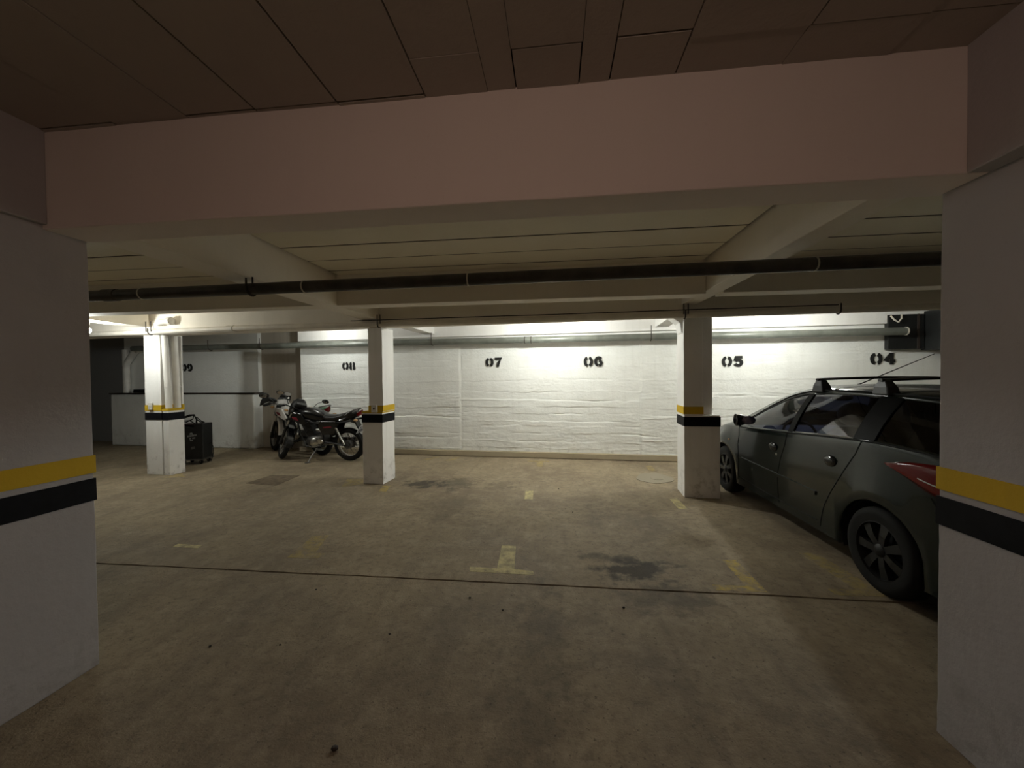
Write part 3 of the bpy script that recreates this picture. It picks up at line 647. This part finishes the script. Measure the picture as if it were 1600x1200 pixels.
    # side panel, tail
    for s in (-1, 1):
        sp_ = part('side_panel', MB().prism([(.44, .48), (.20, .50), (.12, .68), (.16, .74), (.46, .74), (.52, .66)], .10*s, .135*s), body if not trail else 'white_paint', bevel=.012)
        obj('decal', MB().prism([(.24, .625), (.40, .61), (.42, .63), (.26, .65)], .1355*s, .1365*s), 'red_decal', sp_)
    tl = part('tail_cowl', MB().loft([ell_ring(.10, .75, .12, .035, 14, 2.6), ell_ring(TC(-.10), .79, .12, .045, 14, 2.6), ell_ring(TC(-.30), .835, .09, .04, 14, 2.6), ell_ring(TC(-.42), .87, .05, .028, 14, 2.6)]), body if not trail else 'red_decal', smooth=True)
    obj('tail_light', MB().loft([ell_ring(TC(-.335), .845, .075, .038, 14, 2.4), ell_ring(TC(-.40), .865, .065, .042, 14, 2.4), ell_ring(TC(-.455), .90, .04, .028, 14, 2.4)]), 'red_lens', tl, smooth=True)
    gr = MB()
    gr.tube([(-.03, .135, .84), (-.12, .14, .90), (-.19, .12, .935), (-.23, .06, .945), (-.23, -.06, .945), (-.19, -.12, .935), (-.12, -.14, .90), (-.03, -.135, .84)], .012, 8)
    part('grab_rail', gr, 'steel', smooth=True)
    rf = part('rear_fender', MB().prism([(-.08, .76), (-.18, .74), (-.25, .57), (-.235, .56), (-.16, .69), (-.08, .71)], -.06, .06), 'satin_black', bevel=.006)
    # number plate: blank white plate with dark strokes like worn characters
    PMX = Matrix.Translation((-.245, 0, .585)) @ Matrix.Rotation(math.radians(-32), 4, 'Y')
    pl = part('number_plate', MB().box(-.004, .0, -.10, .10, -.085, .085).xf(PMX), 'plate')
    mb = MB()
    for k in range(3): mb.box(-.0055, -.004, -.075+.055*k, -.04+.055*k, .005, .06)
    for k in range(4): mb.box(-.0055, -.004, -.085+.044*k, -.055+.044*k, -.07, -.015)
    mb.xf(PMX); obj('plate_characters', mb, 'plate_text', pl)
    for s in (-1, 1):
        part('rear_indicator', MB().ellipsoid((-.24, .15*s, .765), (.035, .035, .022), 10, 7), 'amber', smooth=True)
    # side stand on the left (y > 0), foot pegs, shift lever
    for s in (-1, 1): part('footpeg', MB().tube([(.42, .12*s, .29), (.42, .26*s, .29)], .016, 8), 'rubber')
    part('gear_lever', MB().tube([(.46, .16, .30), (.60, .19, .27), (.66, .19, .29)], .008, 7), 'steel')
    sd = obj('side_stand', MB().tube([(.56, .12, .24), (.60, .22, .13), (.62, .305, .012)], .012, 8), 'steel', root, smooth=True)
    obj('stand_foot', MB().prism([(.585, .28), (.66, .28), (.67, .335), (.60, .34)], .001, .012, 'Z'), 'steel', sd)
    # front: everything that steers hangs on one pivot
    piv = bpy.data.objects.new('steering_assembly', None); COL.objects.link(piv); piv.parent = root
    rake = math.radians(27); hx, hz = 1.01, .86
    # local frame of steering: z along the steering axis
    A = Matrix.Translation((hx, 0, hz)) @ Matrix.Rotation(-rake, 4, 'Y')
    T = LN @ A @ Matrix.Rotation(steer, 4, 'Z')
    def fp(name, mb, mat, **k): return obj(name, mb, mat, root, matrix=T, **k)
    # front axle in steering coordinates
    axl = A.inverted() @ Vector((WBm, 0, R)); fx, fz = axl.x, axl.z
    fw = wheel(root, (0, 0, 0), R, .085, 36 if trail else 36, 'front_wheel')
    fw.matrix_local = T @ Matrix.Translation((fx, 0, fz)) @ Matrix.Rotation(rake, 4, 'Y')
    obj('brake_disc', MB().lathe([(.07, .05), (.115, .05), (.115, .055), (.07, .055)], 'Y', 26, close=True), 'chrome', fw)
    for s in (-1, 1):
        f1 = fp('fork_leg', MB().tube([(fx-.02, .085*s, .06), (fx-.02, .085*s, -.33)], .016, 12), 'chrome', smooth=True)
        obj('fork_slider', MB().tube([(fx-.02, .085*s, -.30), (fx-.02, .085*s, fz-.03)], [.024, .026], 12), 'satin_black', f1, smooth=True)
    for z_ in (0, -.15): fp('fork_clamp', MB().box(-.05, fx+.02, -.12, .12, z_, z_+.03), 'satin_black', bevel=.006)
    # front fender: arc over the tyre
    fr = .345 if not trail else .43; a0_, a1_ = (20, 140) if not trail else (35, 120)
    rings = []
    for k in range(13):
        a = math.radians(lerp(a0_, a1_, k/12)) + rake
        rings.append([(fx+rr*math.cos(a), yy, fz+rr*math.sin(a)) for yy, rr in ((-.065, fr-.03), (-.045, fr), (.045, fr), (.065, fr-.03), (.04, fr-.012), (-.04, fr-.012))])
    fp('front_fender', MB().loft(rings), body, smooth=True)
    # handlebar
    hb = fp('handlebar', MB().tube([(-.16, .37, .14), (-.08, .24, .15), (-.0, .10, .09), (0, 0, .06), (0, -.10, .09), (-.08, -.24, .15), (-.16, -.37, .14)], .012, 10), 'satin_black', smooth=True)
    for s in (-1, 1):
        obj('grip', MB().tube([(-.10, .27*s, .148), (-.17, .385*s, .14)], .018, 10), 'rubber', hb, smooth=True)
        obj('lever', MB().tube([(-.05, .22*s, .15), (-.02, .28*s, .145), (-.10, .38*s, .135)], .006, 6), 'chrome', hb)
        mz, ms = (.33, 1.0) if not trail else (.27, 1.35)
        def mring(x_, k): return [(x_, .38*s+.065*ms*k*math.cos(a), mz+.040*ms*k*math.sin(a)) for a in [i*2*PI/18 for i in range(18)]]
        mr = obj('mirror', MB().loft([mring(-.02, .9), mring(-.012, 1.0), mring(.015, .9), mring(.035, .5)]), 'satin_black', hb, smooth=True)
        obj('mirror_glass', MB().loft([mring(-.0235, .8), mring(-.019, .8)]), 'bright_mirror', mr)
        obj('mirror_stalk', MB().tube([(-.03, .20*s, .15), (.0, .26*s, mz-.07), (.02, .36*s, mz-.01)], .006, 7), 'satin_black', hb)
        if trail:
            g = obj('hand_guard', MB().loft([[(-.10+dx, .40*s+q*s*.0+yy*s, zz) for (dx, yy, zz) in ((0, 0, .09), (0, .0, .20), (.012, -.0, .20), (.012, 0, .09))] if False else [(x_, y_*s, .145+h*math.sin(a)) if False else (x_+.02*math.cos(a), y_*s, .145+h*math.sin(a)) for a in [i*2*PI/12 for i in range(12)]] for (x_, y_, h) in ((.02, .14, .03), (.05, .22, .065), (.03, .32, .085), (-.04, .41, .08), (-.12, .44, .05))]), 'satin_black', hb, smooth=True)
            obj('mirror_glint', MB().ellipsoid((.048, .31*s, .155), (.012, .07, .05), 14, 9), 'white_paint', g, smooth=True)  # white ellipse: a mirror's bright reflection put in as colour
    for s in (-1, 1):
        fp('front_indicator', MB().ellipsoid((.10, .17*s, -.03), (.03, .035, .022), 10, 7), 'amber', smooth=True)
    if not trail:
        hl = fp('headlight_fairing', MB().loft([ell_ring(-.06, .20, .06, .05, 16, 2.6), ell_ring(.0, .14, .11, .13, 16, 2.6), ell_ring(.08, .08, .135, .15, 16, 2.6), ell_ring(.15, .03, .125, .13, 16, 2.6), ell_ring(.19, .0, .10, .10, 16, 2.6)]).xf(Matrix.Rotation(rake, 4, 'Y')), 'satin_black', smooth=True)
        obj('headlight', MB().loft([ell_ring(.185, -.01, .092, .092, 16, 2.6), ell_ring(.215, -.015, .06, .06, 16, 2.6)]).xf(Matrix.Rotation(rake, 4, 'Y')), 'clear', hl, smooth=True)
        fp('instrument_panel', MB().box(-.10, .0, -.09, .09, .16, .22), 'satin_black', bevel=.012)
    else:
        hl = fp('headlight_mask', MB().loft([ell_ring(.04, .12, .09, .05, 16, 3), ell_ring(.09, .04, .135, .15, 16, 3), ell_ring(.16, .0, .115, .14, 16, 3), ell_ring(.20, -.03, .07, .09, 16, 3)]).xf(Matrix.Rotation(rake, 4, 'Y')), 'white_paint', smooth=True)
        obj('headlight', MB().loft([ell_ring(.165, .02, .085, .05, 16, 3), ell_ring(.205, .02, .065, .035, 16, 3)]).xf(Matrix.Rotation(rake, 4, 'Y')), 'gloss_black', hl, smooth=True)
        for s in (-1, 1):
            fp('fork_guard', MB().tube([(fx+.005, .09*s, -.16), (fx+.01, .09*s, -.30), (fx+.005, .088*s, -.56)], [.045, .042, .034], 10), 'white_paint', smooth=True)
        ws = fp('windscreen', MB().loft([[(lerp(.10, .02, t)+.0, yy*(1-.35*t), lerp(.16, .36, t)+.0-abs(yy)*.25) for yy in [(-.12+.24*i/8) for i in range(9)]] for t in (0, .5, 1)], closed=False), 'clear', smooth=True)
    bpy.data.objects.remove(piv)
    return root
HD = PI + math.radians(-3.5)
b1 = motorcycle((-3.86, 6.90, 0), HD, 'black road motorcycle on its side stand, nearer of the two', math.radians(-44))
b2 = motorcycle((-4.72, 7.35, 0), PI-math.radians(19), 'white-fronted trail motorcycle parked behind the black one', math.radians(-22), trail=True)

# ---------------------------------------------------------------- the parked car (local: x right, y forward from the rear axle, z up)
def curve(tbl):
    xs = [t[0] for t in tbl]; ys = [t[1] for t in tbl]; n = len(xs)
    d = [(ys[i+1]-ys[i])/(xs[i+1]-xs[i]) for i in range(n-1)]
    m = [d[0]] + [0 if d[i-1]*d[i] <= 0 else 2*d[i-1]*d[i]/(d[i-1]+d[i]) for i in range(1, n-1)] + [d[-1]]
    def f(x):
        if x <= xs[0]: return ys[0]
        if x >= xs[-1]: return ys[-1]
        i = max(k for k in range(n-1) if xs[k] <= x); h = xs[i+1]-xs[i]; t = (x-xs[i])/h
        return (2*t**3-3*t*t+1)*ys[i]+(t**3-2*t*t+t)*h*m[i]+(-2*t**3+3*t*t)*ys[i+1]+(t**3-t*t)*h*m[i+1]
    return f
Zt = curve([(-.80, .60), (-.775, .80), (-.72, 1.0), (-.60, 1.24), (-.50, 1.37), (-.40, 1.415), (0, 1.44), (.6, 1.455), (1.1, 1.45), (1.45, 1.41), (1.75, 1.315), (2.1, 1.15), (2.42, .985), (2.6, .945), (2.85, .88), (3.05, .79), (3.16, .68), (3.22, .54)])
Zr = curve([(-.80, .57), (-.775, .76), (-.72, .95), (-.60, 1.17), (-.5, 1.29), (-.4, 1.345), (0, 1.385), (.6, 1.402), (1.0, 1.385), (1.35, 1.325), (1.65, 1.215), (1.95, 1.06), (2.2, .945), (2.42, .922), (2.6, .90), (2.85, .835), (3.05, .745), (3.16, .635), (3.22, .50)])
Zs = curve([(-.80, .53), (-.76, .70), (-.7, .90), (-.6, .99), (-.3, 1.05), (.0, 1.055), (.3, 1.04), (1.0, .985), (1.8, .925), (2.2, .90), (2.42, .885), (2.6, .865), (2.85, .80), (3.05, .71), (3.16, .60), (3.22, .47)])
Xs = curve([(-.80, .60), (-.74, .68), (-.6, .745), (-.3, .785), (.3, .80), (1.5, .80), (2.2, .775), (2.6, .745), (2.9, .69), (3.1, .60), (3.22, .45)])
Wd = curve([(-.80, .64), (-.74, .735), (-.6, .795), (-.3, .825), (0, .836), (.5, .826), (1, .822), (2.0, .826), (2.44, .836), (2.7, .80), (2.9, .75), (3.1, .66), (3.22, .50)])
Xr = curve([(-.80, .55), (-.72, .60), (-.5, .55), (0, .575), (.6, .59), (1.1, .58), (1.5, .585), (1.9, .65), (2.2, .715), (2.42, .71), (2.6, .67), (2.9, .60), (3.1, .5), (3.22, .36)])
RA, ZA, YF = .352, .295, 2.44
def Zb(y):
    z = .205
    for yw in (0, YF):
        d = abs(y-yw)
        if d < RA: z = max(z, ZA+math.sqrt(RA*RA-d*d))
    return z
TT = [0, .05, .35, .65, .93, 1.0]
def half(y):
    zb, zs, zr, zt, xs, wd, xr = Zb(y), Zs(y), Zr(y), Zt(y), Xs(y), Wd(y), Xr(y)
    fl = max(0, 1-abs(y)/.46, 1-abs(y-YF)/.46)*.014
    p = [(wd-.09, zb+.004), (wd-.012+fl, zb), (wd-.004+fl, max(.36, zb+.03)), (wd+fl*.6, max(.56, zb+.07)), (wd-.004, max(.70, zb+.11)), (lerp(wd, xs, .75), zs-.055)]
    p = [(a, min(z, zs-.05+.006*i)) for i, (a, z) in enumerate(p)]
    for t in TT: p.append((lerp(xs, xr, t)+.018*math.sin(PI*t)*(1 if zr-zs > .12 else .2), lerp(zs, zr, t)))
    p += [(xr-.055, lerp(zr, zt, .45)), (xr*.55, lerp(zr, zt, .88)), (0, zt)]
    return p
NP = 15; IB, IR = 6, 11
def surf_x(y, z):
    p = half(y)
    for a, b in zip(p[1:], p[2:]):
        if a[1] <= z <= b[1]: return lerp(a[0], b[0], (z-a[1])/max(1e-6, b[1]-a[1]))
    return p[1][0]
def car():
    root = empty('car', (3.07, 2.95, 0)); tag(root, 'dark green-grey estate car with roof bars parked nose to the wall', 'car')
    ys = set([round(-.80+.067*i, 4) for i in range(61)] + [3.22, -.78, -.76, -.70, -.52, -.42, .10, .20, 1.00, 1.07, 2.12, 1.50, 2.40, 3.1, 3.16, 3.19])
    for yw in (0, YF): ys |= set(round(yw+RA*math.cos(PI*k/18), 4) for k in range(19))
    ys = sorted(y for y in ys if -.801 <= y <= 3.2201)
    rows = []
    for y in ys:
        h = half(y); rows.append([(-x, y, z) for x, z in h] + [(x, y, z) for x, z in h[-2::-1]])
    nring = len(rows[0])
    win = {}
    def region(i, j):
        yc = (ys[i]+ys[i+1])/2; jj = j if j < NP-1 else 2*(NP-1)-1-j; left = j < NP-1
        if IB+1 <= jj < IR-1:
            if 1.07 <= yc <= 2.12: return ('front_door_window', left)
            if .20 <= yc <= 1.00: return ('rear_door_window', left)
            if -.42 <= yc <= .10: return ('quarter_window', left)
        if jj >= IR+1:
            if 1.50 <= yc <= 2.40: return ('windscreen', True)
            if -.70 <= yc <= -.52: return ('rear_window', True)
        return None
    body = MB(); body.v = [p for r in rows for p in r]
    for i in range(len(ys)-1):
        for j in range(nring-1):
            q = (i*nring+j, i*nring+j+1, (i+1)*nring+j+1, (i+1)*nring+j); g = region(i, j)
            if g is None: body.f.append(q)
            else: win.setdefault(g, []).append(q)
    body.f.append(tuple(range(nring-1, -1, -1))); body.f.append(tuple((len(ys)-1)*nring+j for j in range(nring)))
    bo = obj('body_shell', body, 'car_paint', root, smooth=True)
    bo.data.set_sharp_from_angle(angle=math.radians(60))
    so = bo.modifiers.new('thickness', 'SOLIDIFY'); so.thickness = .02; so.offset = -1
    for (nm, left), qs in win.items():
        ids = sorted(set(k for q in qs for k in q)); mp = {k: i for i, k in enumerate(ids)}
        mb = MB(); mb.v = [(body.v[k][0]*.992, body.v[k][1], body.v[k][2]-.003) for k in ids]; mb.f = [tuple(mp[k] for k in q) for q in qs]
        o = obj(nm, mb, 'car_glass_dark' if nm in ('quarter_window', 'rear_window') else 'car_glass', root, smooth=True)
    def on_surf(y, z, out=.002, side=-1): return (side*(surf_x(y, z)+out), y, z)
    # panel seams on both sides
    for s in (-1, 1):
        for path in ([(1.075, Zs(1.07)), (1.10, .86), (1.16, .70), (1.20, .55), (1.20, .40), (1.19, .25)],
                     [(.16, Zs(.16)), (.20, .95), (.30, .80), (.43, .60), (.52, .45), (.56, .33), (.58, .25)],
                     [(2.10, Zs(2.1)-.01), (2.06, .80), (2.03, .6), (2.03, .4), (2.05, .26)],
                     [(-.38, .79), (-.45, .70), (-.50, .6), (-.52, .45)],
                     [(2.02, .30), (1.5, .285), (1.0, .283), (.62, .29)]):
            pts = []
            for (a, b) in zip(path, path[1:]):
                for k in range(5): pts.append((lerp(a[0], b[0], k/5), lerp(a[1], b[1], k/5)))
            pts.append(path[-1])
            obj('panel_seam', MB().tube([on_surf(y, min(z, Zs(y)+.01), .0, s) for y, z in pts], .0042, 5), 'rubber', root)
        # rub strip
        mb = MB(); rr = []
        for k in range(24):
            y = lerp(.62, 1.98, k/23); rr.append([on_surf(y, .52+.02*k/23-.02, .0, s), on_surf(y, .52+.02*k/23-.014, .012, s), on_surf(y, .52+.02*k/23+.014, .012, s), on_surf(y, .52+.02*k/23+.02, .0, s)])
        obj('door_moulding', MB().loft(rr), 'car_paint', root, smooth=True)
        # window sill seal and roof drip
        obj('window_seal', MB().tube([on_surf(lerp(-.42, 2.1, k/40), Zs(lerp(-.42, 2.1, k/40)), .001, s) for k in range(41)], .006, 6), 'rubber', root)
        obj('roof_gutter', MB().tube([(s*Xr(y), y, Zr(y)+.004) for y in [lerp(-.45, 2.15, k/40) for k in range(41)]], .007, 6), 'rubber', root)
        # pillars between the windows: black trim
        for (y0, y1) in ((.995, 1.075), (.06, .25)):
            mb = MB(); rr = []
            for k in range(9):
                t = lerp(.03, .95, k/8); row = []
                for y in (y0, y1):
                    xx = lerp(Xs(y), Xr(y), t)+.018*math.sin(PI*t)+.002; row.append((s*xx, y, lerp(Zs(y), Zr(y), t)))
                row += [(row[1][0]-s*.012, row[1][1], row[1][2]), (row[0][0]-s*.012, row[0][1], row[0][2])]
                rr.append(row)
            obj('window_pillar', MB().loft(rr), 'trim_black', root)
        # handles
        for y, z in ((.46, .835), (1.29, .80)):
            x_ = surf_x(y, z)
            h = obj('door_handle', MB().ellipsoid((s*(x_+.004), y, z), (.020, .066, .046), 18, 10), 'gloss_black', root, smooth=True)
            obj('handle_flap', MB().ellipsoid((s*(x_+.020), y, z+.008), (.010, .052, .022), 14, 8), 'satin_black', h, smooth=True)
        lk = obj('door_lock', MB().lathe([(0, .004), (.012, .004), (.014, 0), (0, 0)], 'X', 12, (s*(surf_x(1.235, .735)+.001), 1.235, .735)), 'chrome', root, smooth=True)
        obj('side_indicator', MB().ellipsoid((s*surf_x(2.28, .72), 2.28, .72), (.01, .022, .015), 10, 7), 'amber', root, smooth=True)
        # mirror
        mr = obj('door_mirror', MB().loft([[(s*(.80+.21*math.sin(PI*.5*t)+0), 1.70+yy, 1.0+zz) for yy, zz in [( .05*math.cos(a)*k_, .035+.062*math.sin(a)*k_) for a in [i*2*PI/14 for i in range(14)]]] for t, k_ in ((.05, .35), (.3, .8), (.55, 1.1), (.85, 1.1), (1.0, .75))]), 'gloss_black', root, smooth=True)
        obj('mirror_glass', MB().prism([(s*(.885+.075*math.cos(a)), 1.035+.05*math.sin(a)) for a in [i*2*PI/16 for i in range(16)]], 1.645, 1.648), 'mirror', mr)
        # rear lamp: long wedge wrapping the corner
        zt_ = curve([(-.74, .99), (-.66, 1.0), (-.45, .995), (-.25, .98), (-.05, .935)]); zb_ = curve([(-.74, .79), (-.6, .775), (-.42, .80), (-.22, .87), (-.05, .930)])
        rr = []
        for k in range(20):
            y = lerp(-.05, -.74, k/19); rr.append([on_surf(y, lerp(zb_(y), min(zt_(y), Zs(y)-.01), q/6), .010 if 0 < q < 6 and 0 < k else .0, s) for q in range(7)])
        tl = obj('rear_lamp', MB().loft(rr, closed=False), 'red_lens', root, smooth=True)
        sm = tl.modifiers.new('thickness', 'SOLIDIFY'); sm.thickness = .006
        obj('lamp_divider', MB().tube([on_surf(y, zb_(y)+.35*(zt_(y)-zb_(y)), .011, s) for y in [lerp(-.3, -.72, k/10) for k in range(11)]], .004, 5), 'white_paint', tl)
        # wheels
        for y in (0, YF):
            wroot = wheel_car(root, s, y)
            obj('wheel_liner', MB().lathe([(RA-.006, .50), (RA-.006, .80), (RA-.003, .80), (RA-.003, .50)], 'X', 24, (0, y, ZA), close=True, a0=-.3, a1=PI+.3) if s > 0 else MB().lathe([(RA-.006, -.50), (RA-.006, -.80), (RA-.003, -.80), (RA-.003, -.50)], 'X', 24, (0, y, ZA), close=True, a0=-.3, a1=PI+.3), 'rubber', root)
        # roof bar feet
        for y in (.95, .25):
            obj('bar_foot', MB().loft([[(s*(.60+dx*k_)-s*.02, y+dy*k_*1.0, z) for dx, dy in ((-.06, -.075), (.035, -.075), (.035, .075), (-.06, .075))] for z, k_ in ((Zr(y)-.01, 1.0), (Zr(y)+.05, .85), (1.50, .45))]), 'satin_black', root, bevel=.01)
    for y in (.95, .25):
        obj('roof_bar', MB().loft([[(x_, y+.022*math.cos(a), z_+.012*math.sin(a)) for a in [i*2*PI/10 for i in range(10)]] for x_, z_ in ((-.61, 1.498), (-.3, 1.508), (0, 1.512), (.3, 1.508), (.61, 1.498))]), 'gloss_black', root, smooth=True)
    obj('aerial', MB().tube([(0, 1.30, 1.435), (0, 1.28, 1.445), (0, .52, 1.705)], [.014, .006, .0028], 7), 'rubber', root, smooth=True)
    # bumpers, number plate panel, lights in front
    mb = MB(); rr = []
    for k in range(25):
        a = lerp(-1, 1, k/24); x_ = .74*a; y_ = -.80-.02+.17*abs(a)**3.2
        rr.append([(x_, y_+.10, .24), (x_, y_-.015, .26), (x_, y_-.035, .40), (x_, y_-.03, .50), (x_, y_+.01, .56), (x_, y_+.12, .57)])
    obj('rear_bumper', MB().loft(rr), 'car_paint', root, smooth=True)
    obj('number_plate', MB().box(-.20, .20, -.818, -.806, .66, .79), 'plate', root)
    mb = MB(); rr = []
    for k in range(25):
        a = lerp(-1, 1, k/24); x_ = .70*a; y_ = 3.24-.26*abs(a)**2.6
        rr.append([(x_, y_-.12, .22), (x_, y_, .25), (x_, y_+.03, .40), (x_, y_+.01, .52), (x_, y_-.12, .56)])
    obj('front_bumper', MB().loft(rr), 'car_paint', root, smooth=True)
    for s in (-1, 1): obj('headlamp', MB().ellipsoid((s*.52, 3.03, .69), (.15, .13, .07), 16, 9), 'clear', root, smooth=True)
    # cabin
    obj('floor_pan', MB().prism([(-.56, -.68), (.56, -.68), (.56, .40), (.72, .40), (.72, 2.05), (.56, 2.05), (.56, 3.0), (-.56, 3.0), (-.56, 2.05), (-.72, 2.05), (-.72, .40), (-.56, .40)], .19, .27, 'Z'), 'interior', root)
    obj('dashboard', MB().loft([[(-.68, 1.95, .62), (-.68, 1.80, .84), (-.68, 2.0, .93), (-.68, 2.30, .90), (-.68, 2.35, .6)], [(.68, 1.95, .62), (.68, 1.80, .84), (.68, 2.0, .93), (.68, 2.30, .90), (.68, 2.35, .6)]]), 'interior', root, smooth=True)
    obj('steering_wheel', MB().lathe([(.17+.012*math.cos(a), .012*math.sin(a)) for a in [i*2*PI/8 for i in range(8)]], 'Y', 24, close=True).xf(Matrix.Translation((-.36, 1.62, .88)) @ Matrix.Rotation(math.radians(-25), 4, 'X')), 'rubber', root, smooth=True)
    for x_ in (-.36, .36):
        st = obj('front_seat', MB().loft([[(x_+hx*math.cos(a), yy, zz+hz_*math.sin(a)) for a in [i*2*PI/14 for i in range(14)]] for hx, yy, zz, hz_ in ((.20, 1.52, .46, .06), (.24, 1.40, .47, .09), (.25, 1.1, .46, .10), (.22, .98, .46, .09))]), 'interior', root, smooth=True)
        obj('backrest', MB().loft([[(x_+hx*math.cos(a), yy+.06*math.sin(a), zz) for a in [i*2*PI/14 for i in range(14)]] for hx, yy, zz in ((.20, 1.06, .45), (.24, 1.0, .60), (.24, .93, .85), (.20, .88, 1.02), (.13, .86, 1.07))]), 'interior', st, smooth=True)
        obj('headrest', MB().ellipsoid((x_, .84, 1.18), (.15, .06, .11), 16, 10), 'interior', st, smooth=True)
    obj('rear_bench', MB().prism([(.0, .40), (.62, .40), (.62, .54), (.18, .56), (.14, 1.0), (.0, 1.0)], -.66, .66, 'X'), 'interior', root, bevel=.04)
    for x_ in (-.38, .38): obj('rear_headrest', MB().ellipsoid((x_, .05, 1.10), (.13, .06, .10), 14, 9), 'interior', root, smooth=True)
    obj('cabin_lining', MB().box(-.70, .70, -.66, -.02, .30, .90), 'interior', root, bevel=.03)
    obj('rear_view_mirror', MB().ellipsoid((0, 1.52, 1.29), (.11, .015, .03), 12, 8), 'rubber', root, smooth=True)
def wheel_car(root, s, y):
    R, wt, xc = .30, .185, .725*s
    o = obj('wheel', MB().lathe([(.20, -wt*.46), (.245, -wt*.5), (.275, -wt*.48), (.297, -wt*.36), (R, -wt*.2), (R, wt*.2), (.297, wt*.36), (.275, wt*.48), (.245, wt*.5), (.20, wt*.46)], 'X', 44, close=True), 'rubber', root, smooth=True)
    o.location = (xc, y, R)
    k = s
    obj('rim', MB().lathe([(.205, -k*wt*.44), (.21, k*wt*.44), (.195, k*wt*.46), (.185, k*wt*.2), (.18, -k*wt*.44)], 'X', 40, close=True), 'wheel_dark', o, smooth=True)
    mb = MB()
    for q in range(7):
        a = q*2*PI/7; d = Vector((0, math.cos(a), math.sin(a))); t = Vector((0, -math.sin(a), math.cos(a)))
        mb.loft([[d*rr + t*ww + Vector((k*(xx+dx), 0, 0)) for ww, dx in ((-hw, 0), (hw, 0), (hw, -.03), (-hw, -.03))] for rr, hw, xx in ((.03, .022, .072), (.11, .026, .078), (.193, .034, .070))])
    obj('spokes', mb, 'wheel_dark', o)
    obj('hub_cap', MB().lathe([(0, k*.09), (.03, k*.088), (.045, k*.075), (.045, k*.03), (0, k*.03)], 'X', 20), 'wheel_dark', o, smooth=True)
    obj('brake_drum', MB().lathe([(0, k*.02), (.15, k*.02), (.15, -k*.03), (0, -k*.03)], 'X', 24), 'rubber', o)
    return o
car()
